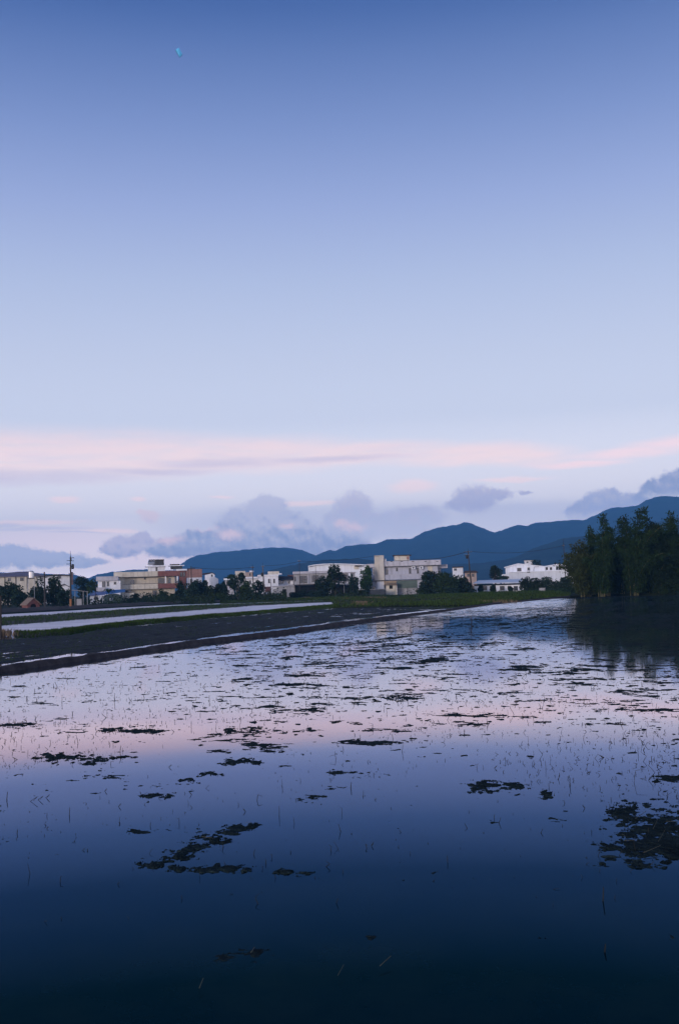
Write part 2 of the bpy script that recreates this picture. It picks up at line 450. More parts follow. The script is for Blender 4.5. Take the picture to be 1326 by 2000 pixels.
def make_water(name, rippled):
    mw = bpy.data.materials.new(name); nt, P = nodes_of(mw); n = nt.nodes; lk = nt.links
    n.remove(P)
    dif = n.new('ShaderNodeBsdfDiffuse'); dif.inputs['Color'].default_value = (0.002, 0.005, 0.006, 1)
    glo = n.new('ShaderNodeBsdfGlossy'); glo.distribution = 'GGX'
    lw = n.new('ShaderNodeLayerWeight'); lw.inputs['Blend'].default_value = 0.5
    fr = n.new('ShaderNodeValToRGB')      # steep reflectance by the angle of view; x = 1 - cos
    e = fr.color_ramp.elements
    while len(e) < len(FRS): e.new(0.5)
    for i, (p_, c_) in enumerate(FRS): e[i].position = p_; e[i].color = (*c_, 1)
    lk.new(lw.outputs['Facing'], fr.inputs[0]); lk.new(fr.outputs[0], glo.inputs['Color'])
    ads = n.new('ShaderNodeAddShader'); lk.new(dif.outputs[0], ads.inputs[0]); lk.new(glo.outputs[0], ads.inputs[1])
    lk.new(ads.outputs[0], n['Material Output'].inputs['Surface'])
    tc = n.new('ShaderNodeTexCoord')
    n1 = n.new('ShaderNodeTexNoise'); n1.inputs['Scale'].default_value = 5.0; n1.inputs['Detail'].default_value = 3
    n2 = n.new('ShaderNodeTexNoise'); n2.inputs['Scale'].default_value = 0.07; n2.inputs['Detail'].default_value = 5
    lk.new(tc.outputs['Object'], n1.inputs['Vector']); lk.new(tc.outputs['Object'], n2.inputs['Vector'])
    bp = n.new('ShaderNodeBump'); bp.inputs['Distance'].default_value = 0.012; bp.inputs['Strength'].default_value = 0.03
    lk.new(n1.outputs['Fac'], bp.inputs['Height']); lk.new(bp.outputs[0], glo.inputs['Normal'])
    # mud clouding the shallows
    n3 = n.new('ShaderNodeTexNoise'); n3.inputs['Scale'].default_value = 0.55; n3.inputs['Detail'].default_value = 7; n3.inputs['Roughness'].default_value = 0.7
    lk.new(tc.outputs['Object'], n3.inputs['Vector'])
    mu = n.new('ShaderNodeValToRGB'); q = mu.color_ramp.elements
    q[0].position = 0.42; q[0].color = (.001, .004, .006, 1); q[1].position = 0.72; q[1].color = (.010, .013, .011, 1)
    lk.new(n3.outputs['Fac'], mu.inputs[0]); lk.new(mu.outputs[0], dif.inputs['Color'])
    if rippled:
        # scum and stirred mud dull the mirror in long patches
        mp_ = n.new('ShaderNodeMapping'); mp_.inputs['Rotation'].default_value = (0, 0, -math.atan2(0.932, 0.362)); mp_.inputs['Scale'].default_value = (.12, .8, 1)
        lk.new(tc.outputs['Object'], mp_.inputs['Vector'])
        n4 = n.new('ShaderNodeTexNoise'); n4.inputs['Scale'].default_value = 1.0; n4.inputs['Detail'].default_value = 7; n4.inputs['Roughness'].default_value = .68
        lk.new(mp_.outputs[0], n4.inputs['Vector'])
        rr = n.new('ShaderNodeValToRGB'); q = rr.color_ramp.elements
        q[0].position = .36; q[0].color = (.50, .47, .52, 1); q[1].position = .58; q[1].color = (.90, .85, .88, 1)
        lk.new(n4.outputs['Fac'], rr.inputs[0])
        mm = n.new('ShaderNodeMix'); mm.data_type = 'RGBA'; mm.blend_type = 'MULTIPLY'; mm.inputs[0].default_value = 1
        lk.new(fr.outputs[0], mm.inputs[6]); lk.new(rr.outputs[0], mm.inputs[7]); lk.new(mm.outputs[2], glo.inputs['Color'])
        r_ = n.new('ShaderNodeMapRange'); r_.inputs[1].default_value = 0.3; r_.inputs[2].default_value = 0.7; r_.inputs[3].default_value = 0.27; r_.inputs[4].default_value = 0.36
        lk.new(n2.outputs['Fac'], r_.inputs[0]); lk.new(r_.outputs[0], glo.inputs['Roughness'])
        return mw
    # breeze far out along the dyke roughens the surface; the lee of the bamboo stays calm
    sp = n.new('ShaderNodeSeparateXYZ'); lk.new(tc.outputs['Object'], sp.inputs[0])

    def mth(op, a_, b_, clamp=False):
        q = n.new('ShaderNodeMath'); q.operation = op; q.use_clamp = clamp
        for i, v in enumerate((a_, b_)):
            if isinstance(v, (int, float)): q.inputs[i].default_value = v
            else: lk.new(v, q.inputs[i])
        return q.outputs[0]

    def rng_(v, a_, b_, c_, d_):
        q = n.new('ShaderNodeMapRange'); q.interpolation_type = 'SMOOTHSTEP'; lk.new(v, q.inputs[0])
        for i, x in zip((1, 2, 3, 4), (a_, b_, c_, d_)): q.inputs[i].default_value = x
        return q.outputs[0]
    yn = mth('ADD', sp.outputs[1], mth('MULTIPLY', mth('SUBTRACT', n2.outputs['Fac'], .5), 90))
    far = rng_(yn, 62, 125, 0, 1)
    lee = mth('SUBTRACT', sp.outputs[0], mth('MULTIPLY', sp.outputs[1], 0.228))
    calm = rng_(lee, -1.5, 1.0, 1, 0.0)
    k = mth('MULTIPLY', far, calm)
    lk.new(mth('ADD', 0.045, mth('MULTIPLY', k, 0.26)), glo.inputs['Roughness'])
    return mw


mw = make_water('paddy_water', False)
mw2 = make_water('rippled_water', True)


def poly(name, pts, mt, z):
    me = bpy.data.meshes.new(name); me.from_pydata([(p[0], p[1], z) for p in pts], [], [tuple(range(len(pts)))]); me.update()
    return link(name, me, mt)


A = ground(0, 1314); B = ground(1114, 1166.5)
LD = (B - A).normalized(); LN = Vector((-LD.y, LD.x, 0))      # along the dyke, and away from the camera
if LN.y < 0: LN = -LN
for q in [(214, 1284), (398, 1257), (560, 1237), (675, 1220), (860, 1196), (964, 1177)]:
    g = ground(*q); print('LEVEE', q, [round(v, 1) for v in g], 'off', round((g - A).dot(LN), 2))
print('LD', LD, 'A', A, 'B', B)

# ------------------------------------------------------------------ paddies, dykes, banks
def interp_px(pl, x):
    return float(np.interp(x, [p[0] for p in pl], [p[1] for p in pl]))


def line_pts(pl, n):
    x = np.linspace(pl[0][0], pl[-1][0], n)
    # denser where it is far away does not matter: straight lines in the world stay straight
    g = [ground(a, interp_px(pl, a)) for a in x]
    return np.array([[p.x, p.y] for p in g])


def resample(pl, step):
    g = np.array([[*ground(*p)[:2]] for p in pl])
    out = [g[0]]
    for a, b in zip(g[:-1], g[1:]):
        n_ = max(1, int(np.linalg.norm(b - a) / step))
        for k in range(1, n_ + 1): out.append(a + (b - a) * k / n_)
    return np.array(out)


def equal(pl, n):
    p = resample(pl, 0.5); d = np.r_[0, np.cumsum(np.linalg.norm(np.diff(p, axis=0), axis=1))]
    t = np.linspace(0, d[-1], n)
    return np.stack([np.interp(t, d, p[:, 0]), np.interp(t, d, p[:, 1])], -1)


def strip(name, near, far, nu, nv, zf, mt, sm=True):
    a = near if isinstance(near, np.ndarray) else equal(near, nu)
    b = far if isinstance(far, np.ndarray) else equal(far, nu)
    v = np.linspace(0, 1, nv)[:, None, None]
    P_ = a[None] * (1 - v) + b[None] * v
    u = np.linspace(0, 1, nu)[None, :].repeat(nv, 0); vv = v[:, :, 0].repeat(nu, 1)
    Z = zf(u, vv, P_[..., 0], P_[..., 1])
    V = np.concatenate([P_, Z[..., None]], -1).reshape(-1, 3)
    me = np_mesh(name, V, grid_faces(nv, nu))
    if sm: smooth(me)
    return link(name, me, mt), P_, Z


m_mud = mat('wet_mud', (0.018, 0.029, 0.030), 0.9, 0.5, 2.0, spec=0.015, bump=0.5, bscale=14)
m_dyke = mat('packed_earth', (0.06, 0.048, 0.046), 0.9, 0.5, 1.5, spec=0.15, bump=0.6, bscale=6)
m_tilled = mat('tilled_soil', (0.017, 0.021, 0.025), 0.85, 0.5, 1.2, spec=0.2, bump=0.8, bscale=9)
m_land = mat('rough_land', (0.022, 0.03, 0.014), 0.95, 0.6, 0.15, spec=0.08)
m_grass = mat('bund_grass', (0.034, 0.062, 0.012), 0.9, 0.6, 0.5, spec=0.1)
m_grass2 = mat('field_grass', (0.036, 0.058, 0.013), 0.9, 0.6, 0.25, spec=0.1)
m_dry = mat('dry_reed', (0.17, 0.125, 0.085), 0.95, 0.4, 0.8, spec=0.1)

DYKE = [(-420, 1371), (0, 1314), (214, 1284), (398, 1257), (560, 1237), (675, 1220), (860, 1196), (964, 1181), (1060, 1171.5), (1114, 1166)]
dy = equal(DYKE, 420)
tng = np.gradient(dy, axis=0); tng /= np.linalg.norm(tng, axis=1)[:, None]
nrm = np.stack([-tng[:, 1], tng[:, 0]], -1)
nrm *= np.sign(nrm[:, 1:2] * 0 + (nrm[:, :1] * -1 + nrm[:, 1:2]))
wd = 0.62 + 0.12 * (fbm(dy[:, 0] / 2, dy[:, 1] / 2, 3, 4) - 0.5)
dyf = dy + nrm * wd[:, None]


def z_dyke(u, v, X, Y):
    pr = np.clip(np.minimum(v, 1 - v) / 0.28, 0, 1); pr = pr * pr * (3 - 2 * pr)
    return -0.06 + pr * (0.24 + 0.07 * (fbm(X / 1.1, Y / 1.1, 4, 21) - 0.5)) + 0.10 * (fbm(X * 2.2, Y * 2.2, 3, 22) - 0.5) * pr


o, _, _ = strip('dyke', dy, dyf, 420, 12, z_dyke, m_dyke); tag(o, kind='structure')

F1N = [(-420, 1350), (0, 1297), (230, 1269.5), (400, 1246), (560, 1227), (675, 1211.5), (860, 1190), (918, 1185.6)]
F1F = [(-420, 1300), (0, 1250), (134, 1241), (199, 1229), (398, 1209.5), (498, 1201), (660, 1188), (791, 1186), (918, 1185.3)]


def z_field(u, v, X, Y):
    e = np.clip(np.minimum(v / 0.035, (1 - v) / 0.05), 0, 1)
    nz_ = fbm(X * 1.4, Y * 1.4, 5, 31, .62); b_ = fbm(X / 3.0, Y / 3.0, 3, 35)
    t_ = X * LN.x + Y * LN.y + (fbm(X / 6, Y / 6, 2, 33) - .5) * 1.2
    fur = np.cos(2 * np.pi * t_ / 1.25)
    return -0.075 + 0.085 * e + 0.13 * (nz_ - 0.5) + 0.08 * (b_ - 0.42) + 0.022 * fur + 0.012


o, P_, Z = strip('field', F1N, F1F, 1100, 180, z_field, m_tilled); tag(o, kind='structure')
fieldPZ = (P_, Z)

# grassy bunds (earth ridge + grass)
B1N = [(30, 1243), (75, 1243), (134, 1238.5), (199, 1228.5), (398, 1209.5), (498, 1201), (660, 1188.5)]
B1F = [(30, 1238), (75, 1237), (134, 1232), (199, 1222.5), (398, 1203.5), (498, 1195.5), (660, 1181)]
B2N = [(-420, 1270), (0, 1224.5), (230, 1206.5), (400, 1192), (500, 1183.5), (600, 1178.3), (672, 1175.8)]
B2F = [(-420, 1244), (0, 1206), (100, 1200), (230, 1191), (330, 1184), (500, 1178.5), (600, 1174.5), (672, 1172.5)]


def z_bund(h):
    def f(u, v, X, Y):
        pr = np.clip(np.minimum(v, 1 - v) / 0.2, 0, 1)
        return -0.10 + pr * h + 0.22 * (fbm(X / 2.4, Y / 2.4, 5, 41, .6) - 0.45) * np.clip(pr * 2, .4, 1)
    return f


def blades(name, pos, h, wdt, mt, lean=0.35, z0=0.0):
    """tufts of grass: each blade a bent two-quad strip narrowing to the tip"""
    n_ = len(pos)
    a = rng.uniform(0, 2 * np.pi, n_); hh = h * rng.uniform(0.55, 1.25, n_); ww = wdt * rng.uniform(0.6, 1.3, n_)
    t = np.stack([np.cos(a), np.sin(a)], -1); b = rng.uniform(0, 2 * np.pi, n_)
    ld = np.stack([np.cos(b), np.sin(b)], -1) * (lean * hh * rng.uniform(0.2, 1, n_))[:, None]
    p = pos[:, :2]; z = pos[:, 2] if pos.shape[1] > 2 else np.full(n_, z0)
    V = np.zeros((n_, 6, 3))
    for k, (f, wf, lf) in enumerate([(0, 1, 0), (0.6, 0.75, 0.35), (1, 0.12, 1)]):
        c_ = p + ld * lf
        V[:, 2 * k, :2] = c_ - t * (ww * wf / 2)[:, None]; V[:, 2 * k + 1, :2] = c_ + t * (ww * wf / 2)[:, None]
        V[:, 2 * k, 2] = V[:, 2 * k + 1, 2] = z - 0.03 + hh * f
    base = np.arange(n_)[:, None] * 6
    Q = np.concatenate([base + np.array([[0, 1, 3, 2]]), base + np.array([[2, 3, 5, 4]])], 0)
    return link(name, np_mesh(name, V.reshape(-1, 3), Q), mt)


def scatter(P_, Z, n_, dens=None):
    nv, nu = Z.shape
    i = rng.uniform(0, nv - 1.001, n_); j = rng.uniform(0, nu - 1.001, n_)
    i0 = i.astype(int); j0 = j.astype(int); fi = (i - i0)[:, None]; fj = (j - j0)[:, None]
    A4 = np.concatenate([P_, Z[..., None]], -1)
    p = (A4[i0, j0] * (1 - fj) + A4[i0, j0 + 1] * fj) * (1 - fi) + (A4[i0 + 1, j0] * (1 - fj) + A4[i0 + 1, j0 + 1] * fj) * fi
    if dens is not None: p = p[rng.uniform(0, 1, n_) < dens(p[:, 0], p[:, 1])]
    return p


p1 = scatter(*fieldPZ, 16000, lambda x, y: np.clip((fbm(x / 2.2, y / 3.5, 4, 72) - .45) * 5, 0.04, 1))
tag(blades('weeds', p1, 0.09, 0.035, m_grass), kind='stuff')
o, P_, Z = strip('bund', B1N, B1F, 260, 8, z_bund(0.26), m_dyke); tag(o, kind='structure')
tag(blades('grass', scatter(P_, Z, 26000), 0.16, 0.05, m_grass), kind='stuff')
o, P_, Z = strip('bund', B2N, B2F, 260, 8, z_bund(0.22), m_dyke); tag(o, kind='structure')
tag(blades('grass', scatter(P_, Z, 30000, lambda x, y: 0.25 + 1.2 * (fbm(x / 5, y / 5, 3, 9) - 0.2)), 0.17, 0.07, m_grass), kind='stuff')

# land carrying the houses: its near edge follows the far end of the paddies
LE = [(-900, 1285), (-420, 1238), (0, 1200.5), (100, 1195), (230, 1187.2), (350, 1181), (500, 1176.3), (600, 1172.5), (648, 1173.4), (654, 1181), (660, 1189.2), (791, 1186), (918, 1185), (964, 1180.3), (1060, 1170.8), (1114, 1165.2),
      (1200, 1162), (1326, 1159.5), (1500, 1156), (1900, 1150)]
edge = [ground(*p) for p in LE]
lv = []; nE = len(edge)
for e in edge:
    d = Vector((e.x, e.y, 0)).normalized()
    lv.append([(e.x, e.y, -0.2), (e.x + d.x * 0.5, e.y + d.y * 0.5, 0.14), (e.x + d.x * 60, e.y + d.y * 60, 0.16), (e.x * 3 + d.x * 2000, max(e.y * 3, 300) + d.y * 2200, 0.2)])
me = np_mesh('land', np.array(lv).reshape(-1, 3), np.array([[i * 4 + k, (i + 1) * 4 + k, (i + 1) * 4 + k + 1, i * 4 + k + 1] for i in range(nE - 1) for k in range(3)]))
tag(link('land', me, m_land), kind='structure')
for (na, fa) in ((([(0, 1236.5), (30, 1240), (75, 1239), (134, 1234), (199, 1224.5), (398, 1205), (498, 1196.5), (652, 1178.2)]), [(0, 1222.5), (230, 1204.5), (400, 1190), (500, 1182), (600, 1177), (652, 1174.6)]),
                 ([(-420, 1246), (0, 1207), (100, 1201), (230, 1192), (300, 1187.2)], [(-420, 1232), (0, 1199), (100, 1193.8), (230, 1186.4), (300, 1183.4)])):
    if na[0][0] == 0: na = [(-420, 1290)] + na; fa = [(-420, 1266)] + fa
    o, _, _ = strip('water', na, fa, 120, 3, lambda u, v, X, Y: 0 * X + 0.010, mw2); tag(o, kind='structure')
tag(poly('water', [(-230, -40), (260, -40), (260, 175), (edge[14].x, edge[14].y + 2), (60, 260), (-230, 260)], mw, 0.0), kind='structure')

# grass field in the middle distance
GN = [(655, 1188.8), (676, 1188.5), (791, 1186), (918, 1185), (964, 1180.3), (1060, 1170.8), (1114, 1165)]
GF = [(640, 1164.5), (676, 1163.5), (791, 1160), (900, 1158), (964, 1157.5), (1060, 1156), (1114, 1155)]
a, b = equal(GN, 200), equal(GF, 200)


def z_gf(u, v, X, Y): return 0.08 + 0.22 * fbm(X / 6, Y / 9, 4, 51) * np.clip(v * 6, 0.2, 1)


o, P_, Z = strip('field', a, b, 200, 60, z_gf, m_land); tag(o, kind='structure')
tag(blades('grass', scatter(P_, Z, 60000, lambda x, y: np.clip(0.2 + 1.6 * (fbm(x / 7, y / 12, 4, 77) - 0.28), 0, 1)), 0.24, 0.11, m_grass2), kind='stuff')
p1 = scatter(P_, Z, 26000, lambda x, y: (fbm(x / 9, y / 30, 3, 83) > 0.60) * 0.7)
tag(blades('grass', p1, 0.45, 0.12, m_grass), kind='stuff')
GN2 = [(430, 1179.8), (500, 1177), (600, 1173.5), (662, 1172.5), (690, 1173)]
GF2 = [(430, 1168), (500, 1166), (600, 1163), (662, 1162), (690, 1161.5)]
o, P_, Z = strip('field', GN2, GF2, 120, 30, z_gf, m_land); tag(o, kind='structure')
tag(blades('grass', scatter(P_, Z, 26000), 0.22, 0.11, m_grass2), kind='stuff')
# dry reed patches
dr = []
for (x0, x1, y0, y1, n_) in [(470, 505, 1171, 1174, 500), (690, 722, 1178, 1184, 900), (590, 612, 1167, 1170, 350), (660, 690, 1168, 1172, 400), (730, 760, 1168, 1172, 300), (530, 560, 1171, 1174, 260),
                             (880, 930, 1158.5, 1162, 500), (-30, 28, 1238, 1246, 420), (940, 1010, 1176, 1180, 300), (700, 740, 1168, 1170, 200)]:
    for _ in range(n_):
        g = ground(random.gauss((x0 + x1) / 2, (x1 - x0) / 4), random.uniform(y0, y1)); dr.append((g.x, g.y, 0.12))
tag(blades('dry_reeds', np.array(dr), 0.30, 0.08, m_dry, 0.6), kind='stuff')
# dark tilled strip and brown dyke at the left, in front of the houses
o, _, _ = strip('dyke', [(-420, 1236), (0, 1199.5), (100, 1194), (230, 1186.5), (350, 1180.5), (430, 1178)], [(-420, 1224), (0, 1193), (100, 1188.5), (230, 1182), (350, 1177), (430, 1175.5)], 200, 10,
                lambda u, v, X, Y: -0.05 + 0.55 * np.clip(np.minimum(v, 1 - v) / 0.2, 0, 1) + 0.25 * (fbm(X / 1.5, Y / 1.5, 4, 61) - 0.5), mat('brown_earth', (0.06, 0.045, 0.04), 0.95, 0.6, 0.5, spec=0.1))
tag(o, kind='structure')

# ------------------------------------------------------------------ mud breaking the surface of the near paddy
COVX = [0, 330, 660, 1000, 1130, 1326]
COVY = [1165, 1178, 1190, 1205, 1230, 1270, 1310, 1350, 1390, 1430, 1480, 1530, 1600, 1700, 2000]
COV = np.array([
    [0, 0, 0, .00, .26, .36], [0, 0, 0, .02, .26, .36], [0, 0, .0, .06, .25, .34], [0, 0, .01, .14, .25, .32], [0, .014, .09, .24, .24, .26], [.01, .045, .17, .18, .18, .22],
    [.025, .045, .13, .08, .08, .13], [.035, .05, .05, .03, .03, .04], [.04, .05, .03, .018, .02, .03], [.04, .035, .022, .012, .015, .035], [.03, .018, .006, .008, .012, .035],
    [.02, .010, .004, .010, .015, .045], [.003, .001, .0005, .002, .003, .02], [.0005, 0, 0, 0, 0, .002], [0, 0, 0, 0, 0, 0]])
MU = np.array(m3.transposed())


def project(X, Y, Z):
    q = np.stack([X, Y, Z - CAMH], -1) @ np.array([list(rt), list(up), list(fw)]).T
    return W0 / 2 + q[..., 0] / q[..., 2] * F0, H0 / 2 - q[..., 1] / q[..., 2] * F0


def table(px, py):
    ix = np.interp(px, COVX, np.arange(len(COVX))); iy = np.interp(py, COVY, np.arange(len(COVY)))
    x0 = np.clip(ix.astype(int), 0, len(COVX) - 2); y0 = np.clip(iy.astype(int), 0, len(COVY) - 2); fx = ix - x0; fy = iy - y0
    return (COV[y0, x0] * (1 - fx) + COV[y0, x0 + 1] * fx) * (1 - fy) + (COV[y0 + 1, x0] * (1 - fx) + COV[y0 + 1, x0 + 1] * fx) * fy


def inside(X, Y, margin):
    """distance on the camera's side of the near dyke"""
    yl = np.interp(X, dy[:, 0], dy[:, 1], right=1e9)
    k = np.interp(X, dy[:, 0], tng[:, 0], right=1.0)
    return (yl - Y) * k > margin


def rows_noise(X, Y):
    s_ = X * LD.x + Y * LD.y; t_ = X * LN.x + Y * LN.y
    wob = (fbm(s_ / 14, t_ / 14, 3, 91) - 0.5) * 2.0
    row = np.cos(2 * np.pi * (t_ + wob) / 1.9)
    base = fbm(s_ * 1.5, t_ * 0.85, 7, 93, 0.74)
    return base + 0.046 * row * np.clip((np.hypot(X, Y) - 14) / 20, 0.2, 1)


def zq(cv):
    """standard normal quantile of 1-c (rough)"""
    cv = np.clip(cv, 1e-5, 0.97); p = 1 - cv
    return np.sign(p - 0.5) * np.sqrt(-1.57 * np.log(np.clip(1 - (2 * p - 1) ** 2, 1e-9, 1)))


dist = np.exp(np.linspace(math.log(6.2), math.log(152), 1500)); ang = np.linspace(R(-24), R(27), 1150)
DD, AA = np.meshgrid(dist, ang, indexing='ij')
X = np.sin(AA) * DD; Y = np.cos(AA) * DD
px, py = project(X, Y, np.zeros_like(X))
cv = table(np.clip(px, 0, 1326), np.clip(py, 1165, 2000))
N_ = rows_noise(X, Y)
big = fbm(X / 7.0, Y / 11.0, 3, 97)
cv = cv * np.clip(0.2 + 3.2 * (big - 0.36), 0.08, 2.0) * 0.85
sd = 0.066
Hm = (N_ - (0.5 + sd * zq(cv))) * 0.32
Hm = np.where(Hm > 0, np.tanh(Hm / 0.02) * (0.004 + 0.012 * np.clip(vnoise(X / 3, Y / 3, 77) - .35, 0, 1) / .65), Hm) + np.where(Hm > 0, 0.012 * (vnoise(X * 9, Y * 9, 5) - 0.4), 0)
fine = fbm(X * 4.6, Y * 4.6, 4, 171, .6) - (0.5 + 0.085 * zq(np.clip(cv * 0.30 + .002 * (cv > .004), 0, .2)))
Hm = np.maximum(Hm, np.where(fine > 0, np.minimum(fine * .12, .012), -.05))
ok = inside(X, Y, 0.5)
Hm = np.where(ok, Hm, -1)
nr_, nc_ = Hm.shape
F_ = grid_faces(nr_, nc_)
hf = Hm.reshape(-1)
keep = (hf[F_] > 0).any(1) & (hf[F_] > -0.5).all(1)
F_ = F_[keep]
used, inv = np.unique(F_, return_inverse=True)
V = np.stack([X.reshape(-1)[used], Y.reshape(-1)[used], np.maximum(hf[used], -0.02)], -1)
print('mud faces', len(F_))
me = smooth(np_mesh('mud', V, inv.reshape(F_.shape)))
tag(link('mud', me, m_mud), kind='stuff')

# larger mud clumps, one object each; outline as a chain of (x, y, half width, half height) in the photograph
CLUMPS = [
    ([(302, 1691, 24, 7), (318, 1687, 20, 8), (330, 1682, 18, 8), (341, 1675, 18, 9), (464, 1621, 20, 8), (486, 1613, 16, 7), (352, 1668, 26, 10), (385, 1655, 30, 12), (420, 1640, 28, 10), (450, 1627, 20, 6), (478, 1615, 14, 4)], 'long diagonal mud ridge, nearest to the viewer left of centre, rising to the right'),
    ([(350, 1697, 18, 6), (395, 1697, 34, 8), (440, 1696, 34, 8), (480, 1699, 14, 5)], 'flat horizontal mud strip just below the long diagonal ridge'),
    ([(560, 1702, 26, 6), (590, 1705, 22, 5), (540, 1704, 10, 3)], 'thin broken mud scrap right of the flat strip in dark blue water'),
    ([(1222, 1590, 28, 22), (1285, 1640, 84, 50), (1238, 1655, 34, 26), (1245, 1620, 40, 32), (1290, 1630, 60, 40), (1350, 1630, 60, 44), (1260, 1665, 46, 18), (1240, 1680, 24, 8)], 'largest dark mud mass at the right edge with pale straw on it'),
    ([(965, 1533, 44, 9), (935, 1540, 18, 7), (1000, 1536, 24, 6), (955, 1546, 24, 4)], 'low oval mud islet in open blue water right of centre'),
    ([(1068, 1551, 13, 8), (1076, 1546, 8, 4)], 'small ragged mud lump just right of the low oval islet'),
    ([(1308, 1521, 30, 9), (1340, 1524, 30, 9)], 'mud lump cut by the right edge above the largest dark mass'),
    ([(130, 1479, 52, 8), (95, 1476, 18, 5), (172, 1482, 20, 4)], 'broad dark mud bar low in the pink reflection at left'),
    ([(228, 1480, 26, 5), (200, 1486, 22, 4), (178, 1492, 16, 3)], 'slanting mud bar touching the right end of the broad dark bar'),
    ([(215, 1426, 24, 4), (236, 1423, 10, 3)], 'short mud bar at left in the middle of the pink reflection'),
    ([(276, 1428, 40, 5), (305, 1430, 14, 4)], 'longer flat mud bar to the right of the short bar in pink reflection'),
    ([(448, 1428, 12, 8), (418, 1435, 14, 3), (490, 1425, 20, 6)], 'blocky mud lump with side scraps left of centre in the pink reflection'),
    ([(30, 1416, 36, 5), (62, 1414, 12, 3)], 'mud bar cut by the left edge at the top of the pink reflection'),
    ([(785, 1363, 26, 6), (760, 1364, 10, 3), (815, 1364, 14, 3)], 'dark compact mud heap right of centre on the pale water'),
    ([(475, 1487, 26, 6), (450, 1493, 14, 4), (500, 1490, 12, 3)], 'bristly mud clump between the pink reflection and open blue water'),
    ([(412, 1512, 24, 5), (372, 1525, 14, 5)], 'pair of joined mud scraps below the bristly clump'),
    ([(310, 1554, 30, 5), (290, 1556, 14, 3)], 'faint thin mud scrap alone in blue water above the diagonal ridge'),
    ([(470, 1862, 40, 10), (440, 1868, 26, 7), (500, 1858, 24, 5)], 'dim weedy mud patch alone in the darkest water near the bottom'),
]
for k, (ells, lab) in enumerate(CLUMPS):
    x0 = min(e[0] - e[2] for e in ells) - 25; x1 = max(e[0] + e[2] for e in ells) + 25
    y0 = min(e[1] - e[3] for e in ells) - 8; y1 = max(e[1] + e[3] for e in ells) + 8
    qx = np.arange(x0, x1, 0.8); qy = np.arange(y0, y1, 0.5)
    QX, QY = np.meshgrid(qx, qy)
    d = np.stack([rt.x + 0 * QX, rt.y + 0 * QX, rt.z + 0 * QX], -1) * ((QX - W0 / 2) / F0)[..., None] + np.array(list(up)) * ((H0 / 2 - QY) / F0)[..., None] + np.array(list(fw))
    t = -CAMH / d[..., 2]
    gx = d[..., 0] * t; gy = d[..., 1] * t
    f = np.full(QX.shape, -9.0)
    for (cx, cy, rx, ry) in ells:
        f = np.maximum(f, 1 - np.hypot((QX - cx) / (rx * .95), (QY - cy) / (ry * (.78 if k != 3 else 1.0))))
    nn = fbm(gx * 9.0, gy * 8.0, 7, 130 + k, 0.74)
    dim = k >= 17
    h = f * (1.05 if not dim else 0.5) + (nn - 0.5) * (5.2 if not dim else 5.0) - (0.08 if not dim else 0.34)
    h = np.where(h > 0, 0.014 * np.tanh(h * 1.1), h * 0.05) * (1 if not dim else 0.35) + np.where(h > 0, 0.014 * (vnoise(gx * 22, gy * 22, 3) - 0.45), 0) * (1 if not dim else 0.3)
    fc = grid_faces(*h.shape); hh = h.reshape(-1)
    fc = fc[(hh[fc] > 0).any(1)]
    if not len(fc): continue
    used, inv = np.unique(fc, return_inverse=True)
    V = np.stack([gx.reshape(-1)[used], gy.reshape(-1)[used], np.maximum(hh[used], -0.02)], -1)
    c_ = Vector((V[:, 0].mean(), V[:, 1].mean(), 0))
    V -= np.array([c_.x, c_.y, 0])
    o = link('mud_clump', smooth(np_mesh('mud_clump', V, inv.reshape(fc.shape))), m_mud, None, c_)
    tag(o, lab, 'mud clump', 'mud clumps breaking the paddy water')

# ------------------------------------------------------------------ rice stubble and straw standing out of the water
STX = [0, 330, 660, 1000, 1326]
STY = [1230, 1300, 1350, 1400, 1450, 1500, 1560, 1620, 1700, 1800]
STD = np.array([[1, 2, 3, 2, 2], [4, 5, 5, 4, 4], [7, 8, 7, 8, 7], [10, 10, 7, 8, 8], [9, 7, 5, 7, 9], [5, 3.2, 2.4, 6, 8], [3, 1.8, 1.3, 3.6, 5], [1.4, 1.0, .6, .8, 2], [.6, .6, .4, .4, .8], [.2, .3, .2, .2, .3]]) / 10.0
m_stub = mat('wet_stubble', (0.02, 0.02, 0.014), 0.8, 0.4, 3, spec=0.2)
m_straw = mat('pale_straw', (0.10, 0.095, 0.06), 0.9, 0.3, 3, spec=0.2)


def stalks(name, mt, items):
    V = []; Q = []
    for (a, b, ra, rb) in items:
        d = (b - a); a_ = d.orthogonal().normalized(); b_ = d.normalized().cross(a_)
        s0 = len(V)
        for p, r_ in ((a, ra), (b, rb)):
            for kk in range(3):
                th = kk * 2.0944
                V.append(tuple(p + (a_ * math.cos(th) + b_ * math.sin(th)) * r_))
        for kk in range(3): Q.append((s0 + kk, s0 + (kk + 1) % 3, s0 + 3 + (kk + 1) % 3, s0 + 3 + kk))
    return link(name, np_mesh(name, np.array(V), np.array(Q)), mt)


